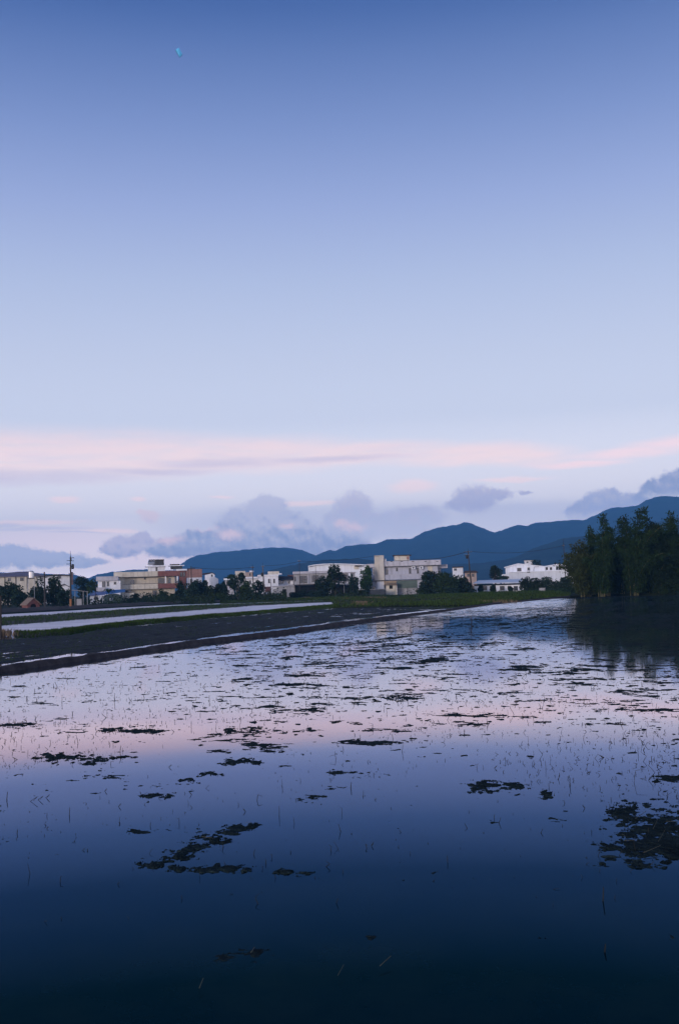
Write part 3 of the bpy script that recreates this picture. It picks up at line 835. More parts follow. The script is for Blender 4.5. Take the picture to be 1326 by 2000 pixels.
its = []
cnt = 0
while cnt < 3900:
    x_ = random.uniform(-60, 1386); y_ = random.uniform(1232, 1800)
    ix = np.interp(x_, STX, range(5)); iy = np.interp(y_, STY, range(10)); i0 = min(int(iy), 8); j0 = min(int(ix), 3)
    fx = ix - j0; fy = iy - i0
    d_ = (STD[i0, j0] * (1 - fx) + STD[i0, j0 + 1] * fx) * (1 - fy) + (STD[i0 + 1, j0] * (1 - fx) + STD[i0 + 1, j0 + 1] * fx) * fy
    if random.random() > d_: continue
    g = ground(x_, y_)
    if not inside(np.array([g.x]), np.array([g.y]), 0.6)[0]: continue
    if float(fbm(np.array([g.x / 1.6]), np.array([g.y / 2.2]), 3, 140)[0]) < random.uniform(0.28, 0.55): continue
    cnt += 1
    D_ = math.hypot(g.x, g.y)
    l = min(0.30, random.expovariate(1 / 0.022) + 0.012) * (0.7 + D_ / 60)
    th = random.uniform(0, 6.283); tilt = abs(random.gauss(0, 0.95))
    tilt = min(tilt, 1.5)
    rr = (0.0014 + 0.00019 * D_) * random.uniform(0.7, 1.3)
    a_ = Vector((g.x, g.y, -0.01))
    dirv = Vector((math.cos(th) * math.sin(tilt), math.sin(th) * math.sin(tilt), math.cos(tilt)))
    b_ = a_ + dirv * l
    its.append((a_, b_, rr, rr * 0.7))
    if random.random() < 0.3:
        t2 = random.uniform(0, 6.283); k2 = random.uniform(0.9, 2.2)
        c_ = b_ + Vector((math.cos(t2) * math.sin(k2), math.sin(t2) * math.sin(k2), math.cos(k2))) * l * random.uniform(0.4, 0.9)
        if c_.z > -0.03: its.append((b_, c_, rr * 0.7, rr * 0.4))
# a few tall lone stalks and kinked stems the photograph shows
for (x_, ya, yb) in [(224, 1355, 1370), (28 / 2, 1548, 1562), (43 / 2 + 100, 1358, 1372), (685, 1528, 1540), (1180, 1845, 1860), (1177, 1735, 1760), (1112, 1520, 1535)]:
    g = ground(x_, yb); t_ = g.length; l = (yb - ya) / F0 * t_
    its.append((Vector((g.x, g.y, -0.01)), Vector((g.x + 0.01, g.y, l)), 0.006, 0.004))
for (x_, y_, w_) in [(60, 1565, 26), (75, 1562, 18), (232, 1575, 9), (205, 1545, 8), (480, 1585, -8), (725, 1652, 8), (1142, 1578, -9), (965, 1500, 9), (330, 1498, 10), (375, 1552, -8), (90, 1558, 14), (1255, 1465, 6)]:
    a_ = ground(x_, y_); b_ = ground(x_ + w_ * .55, y_ + 1); b_.z = 0.025 + abs(w_) * 0.0015; c_ = ground(x_ + w_ * 0.2, y_ + 2); c_.z = 0.012
    its += [(a_, b_, 0.0035, 0.003), (b_, c_, 0.003, 0.002)]
tag(stalks('rice_stubble', m_stub, its), kind='stuff')
its = []
for (x_, y_, w_, hgt, r_) in [(1240, 1605, 22, -12, .006), (1275, 1625, 10, -16, .005), (1218, 1648, 26, 3, .006), (1256, 1672, 34, -10, .006), (1215, 1635, 6, 8, .005), (742, 1896, 22, -14, .006), (390, 1940, 8, -14, .006), (395, 1640, 20, 6, .005),
                              (480, 1612, 8, 3, .004), (490, 1870, 8, -6, .005), (1285, 1650, 14, -20, .004), (1300, 1610, 20, 4, .004), (660, 1915, 12, -16, .004)]:
    a_ = ground(x_, y_); b_ = ground(x_ + w_, y_ + hgt); a_.z = 0.03; b_.z = 0.05
    its.append((a_, b_, r_ * .6, r_ * 0.35))
tag(stalks('straw', m_straw, its), kind='stuff')

# ------------------------------------------------------------------ site frame: photograph measures turned into metres at a chosen distance
Z0 = 0.16


class Site:
    def __init__(s, px, D, yaw=0.0):
        d = ray(px, 1145); s.az = math.atan2(d.x, d.y); s.D = D
        s.O = Vector((math.sin(s.az) * D, math.cos(s.az) * D, Z0))
        s.rot = -s.az + yaw
        c_, n_ = math.cos(s.rot), math.sin(s.rot)
        s.ex = Vector((c_, n_, 0)); s.ey = Vector((-n_, c_, 0))

    def pt(s, px, py, y=0.0):
        d = ray(px, py)
        t = (s.O + s.ey * y - EYE).dot(s.ey) / d.dot(s.ey)
        q = EYE + d * t - s.O
        return q.dot(s.ex), q.z

    def X(s, px, y=0.0): return s.pt(px, 1145, y)[0]

    def Z(s, px, py, y=0.0): return s.pt(px, py, y)[1]

    def thing(s, name, label, cat, group=None):
        o = bpy.data.objects.new(name, None); col.objects.link(o); o.empty_display_size = 0.5
        o.location = s.O; o.rotation_euler = (0, 0, s.rot)
        return tag(o, label, cat, group)

    def box(s, mb, px0, px1, py0, py1, y0, y1):
        xm = (px0 + px1) / 2
        mb.box(s.X(px0, y0), s.X(px1, y0), y0, y1, s.Z(xm, py0, y0), -0.3 if py1 is None else s.Z(xm, py1, y0)); return mb

    def part(s, par, name, mt, *boxes):
        mb = MB()
        for b_ in boxes: s.box(mb, *b_)
        return mb.build(name, mt, par)

    def win(s, par, px0, px1, py0, py1, y, fmat=None, gmat=None, mull=1, rail=0, fw_=0.07, name='window', pane='pane'):
        fmat = fmat or M_ALU; gmat = gmat or M_GLASS
        x0, x1 = s.X(px0, y), s.X(px1, y); xm = (px0 + px1) / 2; z1, z0 = s.Z(xm, py0, y), s.Z(xm, py1, y)
        f = MB(); a = fw_
        f.box(x0 - a, x1 + a, y - 0.07, y + 0.02, z1, z1 + a); f.box(x0 - a * 1.6, x1 + a * 1.6, y - 0.13, y + 0.02, z0 - a, z0)
        f.box(x0 - a, x0, y - 0.07, y + 0.02, z0 + .002, z1 - .002); f.box(x1, x1 + a, y - 0.07, y + 0.02, z0 + .002, z1 - .002)
        for k in range(mull):
            xx = x0 + (x1 - x0) * (k + 1) / (mull + 1); f.box(xx - a / 2, xx + a / 2, y - 0.055, y + 0.015, z0 + .004, z1 - .004)
        for k in range(rail):
            zz = z0 + (z1 - z0) * (k + 1) / (rail + 1); f.box(x0 + .004, x1 - .004, y - 0.045, y + 0.012, zz - a / 2, zz + a / 2)
        fo = f.build(name, fmat, par)
        MB().box(x0 - 0.01, x1 + 0.01, y - 0.025, y + 0.005, z0 - 0.01, z1 + 0.01).build(pane, gmat, fo)
        return fo


# wall / roof materials (linear colours)
M_GLASS = mat('window_glass', (0.015, 0.018, 0.022), 0.08, 0.2, 0.7, spec=0.6)
M_ALU = mat('aluminium_frame', (0.30, 0.30, 0.31), 0.45, 0.15, 2, metallic=0.6)
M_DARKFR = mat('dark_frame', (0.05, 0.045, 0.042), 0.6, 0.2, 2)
M_WHITE = mat('white_plaster', (0.72, 0.72, 0.76), 0.85, 0.12, 0.5, stain=0.45)
M_WHITE2 = mat('whitewash', (0.79, 0.79, 0.84), 0.85, 0.10, 0.4, stain=0.35)
M_CREAM = mat('cream_tile', (0.52, 0.45, 0.36), 0.75, 0.15, 0.6, stain=0.55)
M_CREAM2 = mat('cream_plaster', (0.60, 0.54, 0.45), 0.85, 0.15, 0.5, stain=0.55)
M_GREYC = mat('grey_concrete', (0.38, 0.37, 0.39), 0.88, 0.2, 0.5, stain=0.6)
M_GREYB = mat('blue_grey_tile', (0.43, 0.43, 0.50), 0.75, 0.12, 0.6, stain=0.5)
M_PARAP = mat('pale_parapet', (0.50, 0.48, 0.52), 0.85, 0.15, 0.6, stain=0.6)
M_TOWER = mat('beige_tower', (0.56, 0.50, 0.43), 0.8, 0.14, 0.5, stain=0.4)
M_BRICK = mat('red_tile', (0.21, 0.085, 0.075), 0.75, 0.3, 1.5, stain=0.3)
M_SALMON = mat('salmon_brick', (0.30, 0.165, 0.14), 0.85, 0.25, 1.2, stain=0.3)
M_ROOFD = mat('dark_roof', (0.055, 0.042, 0.04), 0.85, 0.4, 1.0)
M_ROOFP = mat('purple_grey_roof', (0.17, 0.15, 0.19), 0.75, 0.25, 0.5, stain=0.4)
M_STEEL = mat('galvanised_roof', (0.58, 0.60, 0.66), 0.38, 0.12, 0.6, metallic=0.35, stain=0.25)
M_ROOFW = mat('white_sheet_roof', (0.83, 0.85, 0.90), 0.5, 0.08, 0.4, stain=0.25)
M_WSHEET = mat('white_sheet_wall', (0.80, 0.81, 0.87), 0.6, 0.08, 0.4, stain=0.3)
M_BLUE = mat('blue_sheet_roof', (0.03, 0.12, 0.30), 0.5, 0.3, 0.8)
M_GREEN = mat('green_canvas', (0.10, 0.13, 0.11), 0.8, 0.25, 0.8)
M_DARK = mat('dark_shade', (0.012, 0.012, 0.012), 0.9, 0.3, 1)  # near-black stands in for shade inside openings, under awning and roof edge
M_STAIN = mat('stainless_tank', (0.62, 0.61, 0.62), 0.28, 0.08, 2, metallic=0.85)
M_WOODP = mat('weathered_pole', (0.05, 0.042, 0.038), 0.85, 0.3, 2, stretch=(1, 1, 0.2))
M_CONCP = mat('concrete_pole', (0.12, 0.11, 0.105), 0.85, 0.25, 1.5, stretch=(1, 1, 0.3))
M_METAL = mat('dark_metal', (0.03, 0.03, 0.033), 0.55, 0.3, 3, metallic=0.5)
M_PIPE = mat('pale_pipe', (0.42, 0.42, 0.44), 0.5, 0.15, 3, metallic=0.4)
M_ORANGE = mat('orange_guard', (0.34, 0.15, 0.06), 0.7, 0.3, 2)
M_BARK = mat('bark', (0.05, 0.04, 0.03), 0.95, 0.4, 3, stretch=(1, 1, 0.3))
M_PALEB = mat('pale_bark', (0.20, 0.17, 0.14), 0.9, 0.3, 3, stretch=(1, 1, 0.3))


def parapet_cap(s, mb, px0, px1, py, y0, y1, t=0.12):
    xm = (px0 + px1) / 2; z = s.Z(xm, py, y0)
    mb.box(s.X(px0, y0) - 0.06, s.X(px1, y0) + 0.06, y0 - 0.06, y1, z, z + t)


def cyl_tank(s, par, name, px, py0, py1, y, r, mt, horizontal=False, parts=True):
    x = s.X(px, y); z1, z0 = s.Z(px, py0, y), s.Z(px, py1, y)
    mb = MB()
    if horizontal:
        zc = (z0 + z1) / 2; rr = (z1 - z0) / 2
        mb.path([(x - r, y, zc), (x - r + .15, y, zc), (x + r - .15, y, zc), (x + r, y, zc)], [rr * .6, rr, rr, rr * .6], 14)
    else:
        h = z1 - z0
        mb.path([(x, y, z0), (x, y, z0 + h * .04), (x, y, z0 + h * .84), (x, y, z0 + h * .94), (x, y, z1)], [r * .96, r, r, r * .7, r * .22], 16)
    return mb.build(name, mt, par, sm=False)


# ================================================================== buildings, left to right
# pale house with a hipped roof
S = Site(35, 330)
t = S.thing('house', 'pale single-storey house with purple-grey hipped roof at the far left edge behind dark trees', 'house')
S.part(t, 'wall', M_CREAM2, (-60, 88, 1125, None, 0, 9))
S.part(t, 'pilaster', M_DARKFR, (9.6, 11, 1125, 1150, -0.12, 0)); S.part(t, 'pilaster', M_DARKFR, (31, 32.6, 1125, 1150, -0.12, 0)); S.part(t, 'pilaster', M_DARKFR, (53, 54.6, 1125, 1150, -0.12, 0))
rb = MB(); e0 = S.Z(15, 1125.6); r0 = S.Z(45, 1115.6)
xa, xb, xc, xd = S.X(-66), S.X(90), S.X(36), S.X(58)
rb.add([(xa, -.8, e0), (xb, -.8, e0), (xb, 9.8, e0), (xa, 9.8, e0), (xc, 4.5, r0), (xd, 4.5, r0), (xa, -.8, e0 - .2), (xb, -.8, e0 - .2), (xb, 9.8, e0 - .2), (xa, 9.8, e0 - .2)],
       [(0, 1, 5, 4), (1, 2, 5), (2, 3, 4, 5), (3, 0, 4), (6, 7, 1, 0), (7, 8, 2, 1), (8, 9, 3, 2), (9, 6, 0, 3), (9, 8, 7, 6)])
rb.build('roof', M_ROOFP, t)
S.win(t, 40.5, 46.5, 1128.5, 1134, 0, M_DARKFR); S.win(t, 74, 77.5, 1129, 1134, 0, M_DARKFR, mull=0); S.win(t, 16, 22, 1129, 1134.5, 0)
# low white house with a dark roof edge
S = Site(108, 318)
t = S.thing('house', 'low white house with thin dark gabled roof edge, just left of the tall transformer pole', 'house')
S.part(t, 'wall', M_WHITE, (73, 137, 1125, None, 0, 8))
rb = MB(); zz = [S.Z(72, 1127), S.Z(110, 1121.4), S.Z(138, 1123.6)]
rb.prism([(S.X(71), zz[0] - .15), (S.X(110), zz[1] - .3), (S.X(139), zz[2] - .2), (S.X(139), zz[2] + .05), (S.X(110), zz[1]), (S.X(71), zz[0] + .05)], -0.9, 8.8)
rb.build('roof', M_ROOFD, t)
S.win(t, 114.5, 119.5, 1124.8, 1129.5, 0, M_DARKFR); S.win(t, 98, 102, 1129, 1133, 0); S.win(t, 80, 84, 1129, 1134, 0)
S.part(t, 'chimney', mat('dull_pink_plaster', (.20, .13, .12), .85, .3, 1, stain=.4), (139.6, 143.6, 1117.4, 1142, -0.4, 1.2))
# gabled shed roof among trees
S = Site(124, 262)
t = S.thing('shed', 'small white gabled shed end showing between dark trees left of the tall pole', 'shed')
g = MB(); x0, x1 = S.X(112), S.X(135); xm = S.X(126)
g.prism([(x0, -.3), (x1, -.3), (x1, S.Z(134, 1147.5)), (xm, S.Z(126, 1141.5)), (x0, S.Z(113, 1148.5))], 0, 5); g.build('wall', M_WHITE2, t)
g = MB(); g.prism([(x0 - .5, S.Z(113, 1149.2)), (xm, S.Z(126, 1141.3)), (x1 + .3, S.Z(134, 1147.2)), (x1 + .3, S.Z(134, 1146.2)), (xm, S.Z(126, 1140.0)), (x0 - .5, S.Z(113, 1148.0))], -.5, 5.2); g.build('roof', M_ROOFD, t)
# red hut
S = Site(66, 205, R(24))
t = S.thing('hut', 'little red brick hut with pale tiled gable roof and dark opening below the water tower', 'hut')
hw, hh, hd = 1.25, 0.98, 2.6
ap = S.Z(67, 1167.6)
g = MB().prism([(-hw, -.3), (-.62, -.3), (-.62, .62), (-.35, .95), (.35, .95), (.62, .62), (.62, -.3), (hw, -.3), (hw, hh), (0, ap - .12), (-hw, hh)], 0, hd); g.build('wall', M_BRICK, t)
MB().box(-.7, .7, 0.25, 0.3, -.3, 1.0).build('opening', M_DARK, t)
g = MB(); ov = .32
g.prism([(-hw - ov, hh - .26), (0, ap - .08), (hw + ov, hh - .26), (hw + ov, hh - .14), (0, ap + .06), (-hw - ov, hh - .14)], -.28, hd + .2); g.build('roof', mat('hut_tiles', (0.24, 0.17, 0.13), .85, .3, 4), t)
# water tower
S = Site(61, 236)
t = S.thing('water_tower', 'stainless water tank raised on slender pale legs behind the red hut', 'water tower')
zt = S.Z(62, 1129.5); cx = S.X(62)
cyl_tank(S, t, 'tank', 62, 1114.5, 1129, 0, 0.62, M_STAIN)
MB().box(cx - .75, cx + .75, -.75, .75, zt - .12, zt).build('platform', M_METAL, t)
for (dx, dy) in ((-1, -1), (1, -1), (-1, 1), (1, 1)):
    MB().tube((cx + dx * .62, dy * .62, zt - .1), (cx + dx * (1.05 if dx < 0 else .85) - .15, dy * 1.0, -.3), .06, .075, 7).build('leg', M_PIPE, t)
zb = S.Z(60, 1151.5)
for (ax, ay, bx, by) in ((-.98, -.8, .62, -.8), (-.98, .8, .62, .8), (-.98, -.8, -.98, .8), (.62, -.8, .62, .8)):
    MB().tube((cx + ax, ay, zb), (cx + bx, by, zb), .035, n=6).build('brace', M_PIPE, t)
# open shelter
S = Site(157, 236)
t = S.thing('shelter', 'dark open shelter with thin flat pale roof right of the tall pole', 'shelter')
g = MB(); g.prism([(S.X(139), S.Z(139, 1152.6)), (S.X(173), S.Z(173, 1156.0)), (S.X(173), S.Z(173, 1155.2)), (S.X(139), S.Z(139, 1151.7))], -.5, 4); g.build('roof', M_GREYC, t)
for px in (147, 163, 171): MB().tube((S.X(px), -.2, -.3), (S.X(px), -.2, S.Z(px, 1155)), .06, n=7).build('post', M_PIPE, t)
for px in (147, 171): MB().tube((S.X(px), 3.6, -.3), (S.X(px), 3.6, S.Z(px, 1155)), .06, n=7).build('post', M_PIPE, t)
S.part(t, 'counter', M_GREYC, (150, 160, 1169.6, None, 1.2, 2.0))

# white two-storey house with grey parapet
S = Site(212, 284)
t = S.thing('house', 'white two-storey house with tall grey parapet, left neighbour of the long cream house', 'house')
S.part(t, 'wall', M_WHITE2, (192, 236, 1134, None, 0, 9))
S.part(t, 'parapet', M_PARAP, (188.5, 232, 1125.8, 1134.2, -0.7, 9.2))
S.part(t, 'balcony', M_PARAP, (189, 207, 1147.2, 1154.5, -1.2, 0))
S.win(t, 200.5, 206.5, 1136, 1146.5, 0, mull=1); S.win(t, 209.5, 213.5, 1136, 1145, 0, mull=0); S.win(t, 223.5, 227, 1137, 1141, 0, M_DARKFR, mull=0)
# small white shed with blue lean-to roof
S = Site(190, 262)
t = S.thing('shed', 'small white shed with purple-blue sloping sheet roof in front of the white two-storey house', 'shed')
S.part(t, 'wall', M_WHITE2, (176, 193, 1162, None, 0, 4))
g = MB(); g.add([(S.X(174), -.5, S.Z(175, 1163.2)), (S.X(206), -.5, S.Z(206, 1161.0)), (S.X(209), 4, S.Z(209, 1155.0)), (S.X(186), 4, S.Z(186, 1156.0)),
                 (S.X(174), -.5, S.Z(175, 1164.0)), (S.X(206), -.5, S.Z(206, 1161.8)), (S.X(209), 4, S.Z(209, 1155.8)), (S.X(186), 4, S.Z(186, 1156.8))],
                [(0, 1, 2, 3), (7, 6, 5, 4), (0, 4, 5, 1), (1, 5, 6, 2), (2, 6, 7, 3), (3, 7, 4, 0)]); g.build('roof', mat('faded_blue_sheet', (.12, .15, .30), .55, .3, 1), t)
S.win(t, 185, 191, 1165.5, 1171, 0, M_DARKFR)
# blue awning + green shed
S = Site(232, 272)
t = S.thing('awning', 'bright blue sheet awning along the foot of the white two-storey house', 'awning')
g = MB(); g.add([(S.X(203), -1.0, S.Z(203, 1160.5)), (S.X(245), -1.0, S.Z(245, 1155.6)), (S.X(245), 2.2, S.Z(245, 1150.8)), (S.X(207), 2.2, S.Z(207, 1152.8)),
                 (S.X(203), -1.0, S.Z(203, 1161.4)), (S.X(245), -1.0, S.Z(245, 1156.5)), (S.X(245), 2.2, S.Z(245, 1151.6)), (S.X(207), 2.2, S.Z(207, 1153.6))],
                [(0, 1, 2, 3), (7, 6, 5, 4), (0, 4, 5, 1), (1, 5, 6, 2), (2, 6, 7, 3), (3, 7, 4, 0)]); g.build('roof', M_BLUE, t)
for px in (205, 224, 243): MB().tube((S.X(px), -.8, -.3), (S.X(px), -.8, S.Z(px, 1158)), .05, n=6).build('post', M_METAL, t)
S = Site(221, 250)
t = S.thing('shed', 'dark green round-topped shed with one small white window beside the banana plant', 'shed')
x0, x1 = S.X(203), S.X(239); zb_ = S.Z(221, 1167); zt_ = S.Z(221, 1159.5)
ol = [(x0, -.3), (x1, -.3)] + [(x0 + (x1 - x0) * (0.5 + 0.5 * math.cos(a_)), zb_ + (zt_ - zb_) * math.sin(a_)) for a_ in np.linspace(0, math.pi, 13)]
MB().prism(ol, 0, 5).build('wall', M_GREEN, t)
S.win(t, 213.5, 220.5, 1168.6, 1172.6, 0, M_WHITE2, M_WHITE2, mull=0, fw_=.05)

# long cream house with red tiled end
S = Site(290, 288)
t = S.thing('house', 'long cream two-storey house with red tiled right end and rooftop room with tanks', 'house')
S.part(t, 'wall', M_CREAM, (244, 342, 1127, None, 0, 11)); S.part(t, 'side_wall', M_CREAM2, (233, 243.9, 1123, None, -0.3, 9))
S.part(t, 'parapet', M_CREAM2, (223, 309, 1116.6, 1126.6, -1.2, 11)); S.part(t, 'parapet', M_BRICK, (309.2, 351, 1115.0, 1125.0, -1.25, 11.2))
S.part(t, 'balcony', M_CREAM2, (233, 309, 1141.0, 1150.8, -1.2, 0)); S.part(t, 'balcony', M_BRICK, (309.2, 352, 1139.4, 1149.0, -1.25, 3))
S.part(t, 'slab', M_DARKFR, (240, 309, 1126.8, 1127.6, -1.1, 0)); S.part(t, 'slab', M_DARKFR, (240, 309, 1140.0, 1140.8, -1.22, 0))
S.part(t, 'rail', M_WHITE2, (309.5, 350, 1113.2, 1114.0, -1.2, -1.1))
S.win(t, 256, 262.5, 1132.5, 1141, 0, mull=1); S.win(t, 282.5, 285, 1128.5, 1131.5, 0, M_DARKFR, mull=0)
S.win(t, 309.5, 321.5, 1129.5, 1139, 0, M_DARKFR, mull=3); S.win(t, 330, 334, 1129, 1139.5, 0, mull=0); S.part(t, 'pillar', M_WHITE2, (323, 325, 1125, 1139.2, -0.9, -0.6))
S.part(t, 'pillar', M_WHITE2, (346, 348.5, 1125, 1139.2, -0.9, -0.5)); S.win(t, 343, 345.5, 1127, 1139, 0.1, M_DARKFR, mull=0)
S.win(t, 246, 257, 1153, 1157, 0, M_DARKFR, mull=2); S.win(t, 299, 306, 1153.5, 1165, 0, M_DARKFR, mull=1)
S.part(t, 'penthouse', M_WHITE, (290, 323.5, 1106.8, 1116, 2, 8)); S.part(t, 'penthouse_roof', M_WHITE2, (284.5, 325.5, 1104.2, 1106.7, 1.2, 8.8))
S.win(t, 305.5, 308, 1108, 1114.8, 2, M_DARKFR, mull=0, name='door', pane='door_leaf')
S.part(t, 'rooftop_room', M_DARKFR, (304, 321.5, 1093.2, 1104, 2.6, 7)); S.part(t, 'rooftop_roof', M_ROOFD, (292, 322, 1092.6, 1093.4, 2.3, 7.2))
cyl_tank(S, t, 'water_tank', 297, 1095.0, 1103.4, 3.5, 1.05, M_STAIN, True)
cyl_tank(S, t, 'water_tank', 302, 1098, 1104, 5.5, .5, M_STAIN)
S.part(t, 'annexe', M_CREAM2, (238, 262, 1158, None, -1.6, -0.1))
# salmon block
S = Site(370, 316)
t = S.thing('building', 'salmon brick building with white lower floor, right neighbour of the long cream house', 'building')
S.part(t, 'wall', M_SALMON, (365, 395.5, 1111.5, 1128, 0, 9)); S.part(t, 'lower_wall', M_WHITE, (366, 395, 1128, None, 0.05, 8.9))
S.part(t, 'wing', mat('dusty_red_plaster', (.20, .085, .075), .85, .3, 1, stain=.3), (350, 364.8, 1114.5, None, 0.3, 9)); S.part(t, 'wing_slab', M_WHITE2, (345, 366, 1111.2, 1114.4, -0.5, 9))
S.part(t, 'rooftop_room', M_DARKFR, (334, 357, 1105.4, 1111.1, 1.5, 6)); S.part(t, 'rooftop_slab', M_WHITE2, (329, 361, 1103.8, 1105.3, 1, 6.5)); S.part(t, 'rooftop_slab', M_ROOFD, (333, 352, 1101.6, 1103.7, 2, 5))
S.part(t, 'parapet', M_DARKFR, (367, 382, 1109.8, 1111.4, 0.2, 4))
S.win(t, 372, 376, 1131, 1138, 0.05); S.win(t, 384, 388, 1131, 1138, 0.05); S.win(t, 353, 357, 1118, 1126, .3, M_DARKFR, mull=0); S.win(t, 359, 362, 1118, 1126, .3, M_DARKFR, mull=0)
# small white houses
S = Site(413, 340)
t = S.thing('house', 'small white house with dark gable roof and stepped annexe, right of the salmon building', 'house')
g = MB(); g.prism([(S.X(401), -.3), (S.X(420), -.3), (S.X(420), S.Z(420, 1122)), (S.X(415), S.Z(415, 1119.2)), (S.X(401), S.Z(401, 1123.5))], 0, 7); g.build('wall', M_WHITE2, t)
g = MB(); g.prism([(S.X(396), S.Z(396, 1122.6)), (S.X(415.5), S.Z(415, 1118.9)), (S.X(421.5), S.Z(421, 1122.6)), (S.X(421.5), S.Z(421, 1121.6)), (S.X(415.5), S.Z(415, 1117.8)), (S.X(396), S.Z(396, 1120.0))], -.5, 7.4); g.build('roof', M_ROOFD, t)
g = MB(); g.prism([(S.X(409), -.3), (S.X(427), -.3), (S.X(427), S.Z(426, 1131)), (S.X(418), S.Z(418, 1126)), (S.X(409), S.Z(410, 1128))], -3, -.05); g.build('annexe', M_WHITE, t)
S.win(t, 413.5, 416, 1122.5, 1126, 0, M_DARKFR, mull=0)
S = Site(447, 300)
t = S.thing('house', 'small pale house with white flat sheet roof peeking between trees', 'house')
S.part(t, 'wall', M_PARAP, (440, 457, 1133, None, 0, 6)); S.part(t, 'roof', M_ROOFW, (437.5, 458, 1129.6, 1132.8, -.6, 6.5))
S.win(t, 443, 446.5, 1136, 1144, 0, M_DARKFR, mull=0); S.win(t, 449.5, 454, 1136, 1144, 0, M_DARKFR)
S = Site(478, 352)
t = S.thing('building', 'flat cream building with pinkish rooftop room above the tree with pale trunk', 'building')
S.part(t, 'wall', M_CREAM2, (460, 480, 1115.2, None, 0, 8)); S.part(t, 'wing', mat('pinkish_plaster', (.42, .32, .28), .85, .2, .8, stain=.4), (480.2, 495, 1117.5, None, -.2, 7)); S.part(t, 'cap', M_WHITE2, (488, 496, 1114.4, 1117.4, -.6, 6))
S.win(t, 488, 490, 1120, 1124, -.2, M_DARKFR, mull=0); S.win(t, 468, 471, 1119, 1123, 0, M_DARKFR, mull=0)
# white house with two dark windows
S = Site(515, 296)
t = S.thing('house', 'bright white flat-roofed house with two narrow dark windows behind thin poles', 'house')
S.part(t, 'wall', M_WHITE2, (505, 544, 1125.4, None, 0, 9)); S.part(t, 'wing', M_WHITE, (481, 504.8, 1130, None, .5, 8)); S.part(t, 'wing_roof', M_WHITE2, (479.5, 505, 1126.6, 1129.8, -.5, 8.3))
S.part(t, 'parapet', M_WHITE2, (503.5, 545, 1122.4, 1125.2, -.35, 9.2)); S.part(t, 'rooftop_room', M_CREAM2, (524, 546, 1116, 1122.2, 3, 8)); S.part(t, 'cap', M_WHITE2, (544.5, 551, 1119.8, 1122, 2.6, 7))
S.win(t, 524.5, 527.3, 1131, 1138.5, 0, M_DARKFR, mull=0); S.win(t, 534.5, 537.3, 1131, 1138.5, 0, M_DARKFR, mull=0); S.win(t, 487, 490.5, 1134, 1140, .5)
S.part(t, 'garage_door', mat('rust_door', (.10, .045, .04), .8, .3, 1), (518, 528.5, 1145.8, None, -.08, 0))
# white house with dark tiled roof
S = Site(558, 300)
t = S.thing('house', 'white two-storey house with dark tiled pent roof right of the bright white flat-roofed house', 'house')
S.part(t, 'wall', M_WHITE2, (544.5, 573, 1132, None, 0, 7))
g = MB(); g.add([(S.X(543), -1, S.Z(543, 1132.6)), (S.X(574), -1, S.Z(574, 1132.0)), (S.X(572), 5, S.Z(572, 1125.5)), (S.X(545), 5, S.Z(545, 1124.6)), (S.X(543), -1, S.Z(543, 1133.6)), (S.X(574), -1, S.Z(574, 1133)), (S.X(572), 5, S.Z(572, 1126.5)), (S.X(545), 5, S.Z(545, 1125.6))],
                [(0, 1, 2, 3), (7, 6, 5, 4), (0, 4, 5, 1), (1, 5, 6, 2), (2, 6, 7, 3), (3, 7, 4, 0)]); g.build('roof', M_ROOFD, t)
S.part(t, 'rooftop_room', M_SALMON, (562, 580, 1122.6, None, 5.2, 8))
for a_, b_ in ((546.5, 548.8), (551.5, 553.8), (563.5, 566.3)): S.win(t, a_, b_, 1134.5, 1139.5, 0, M_DARKFR, mull=0)
S = Site(553, 282)
t = S.thing('shed', 'low grey concrete shed with dark square doorway in front of the dark-roofed white house', 'shed')
S.part(t, 'wall', M_GREYC, (532.5, 574, 1145.6, None, 0, 6)); S.part(t, 'roof', M_PARAP, (531, 575, 1143.8, 1145.5, -.5, 6.4))
S.win(t, 552, 558.5, 1151, 1163, 0, M_DARKFR, M_DARK, mull=0, name='door', pane='door_leaf'); S.part(t, 'sign_board', M_WHITE2, (534, 542, 1147.2, 1150.2, -.12, 0))

# grey long house
S = Site(605, 298)
t = S.thing('house', 'long grey two-storey house with big caged windows below the white barrel-roofed hall', 'house')
S.part(t, 'wall', M_GREYC, (574, 640, 1120.5, None, 0, 10)); S.part(t, 'parapet', M_PARAP, (572.5, 641, 1115.6, 1120.3, -.7, 10.2))
S.win(t, 585.5, 599.5, 1125, 1138.5, 0, M_DARKFR, mull=3, rail=1); S.win(t, 576, 578, 1127, 1135, 0, M_DARKFR, mull=0); S.win(t, 610, 622, 1124, 1136, 0, M_DARKFR, mull=2, rail=1)
S.part(t, 'pilaster', M_PARAP, (601.5, 603.5, 1120.5, 1140, -.25, 0)); S.part(t, 'awning', M_ROOFD, (563, 624, 1141.2, 1142.8, -3.2, 0)); S.part(t, 'lower_wall', M_DARK, (576, 640, 1143, None, -.05, 0))  # near-black sheet over the wall paints the shade below the awning
for px in (566, 584, 601, 616): MB().tube((S.X(px, -3), -3, -.3), (S.X(px, -3), -3, S.Z(px, 1142, -3)), .06, n=6).build('post', M_METAL, t)
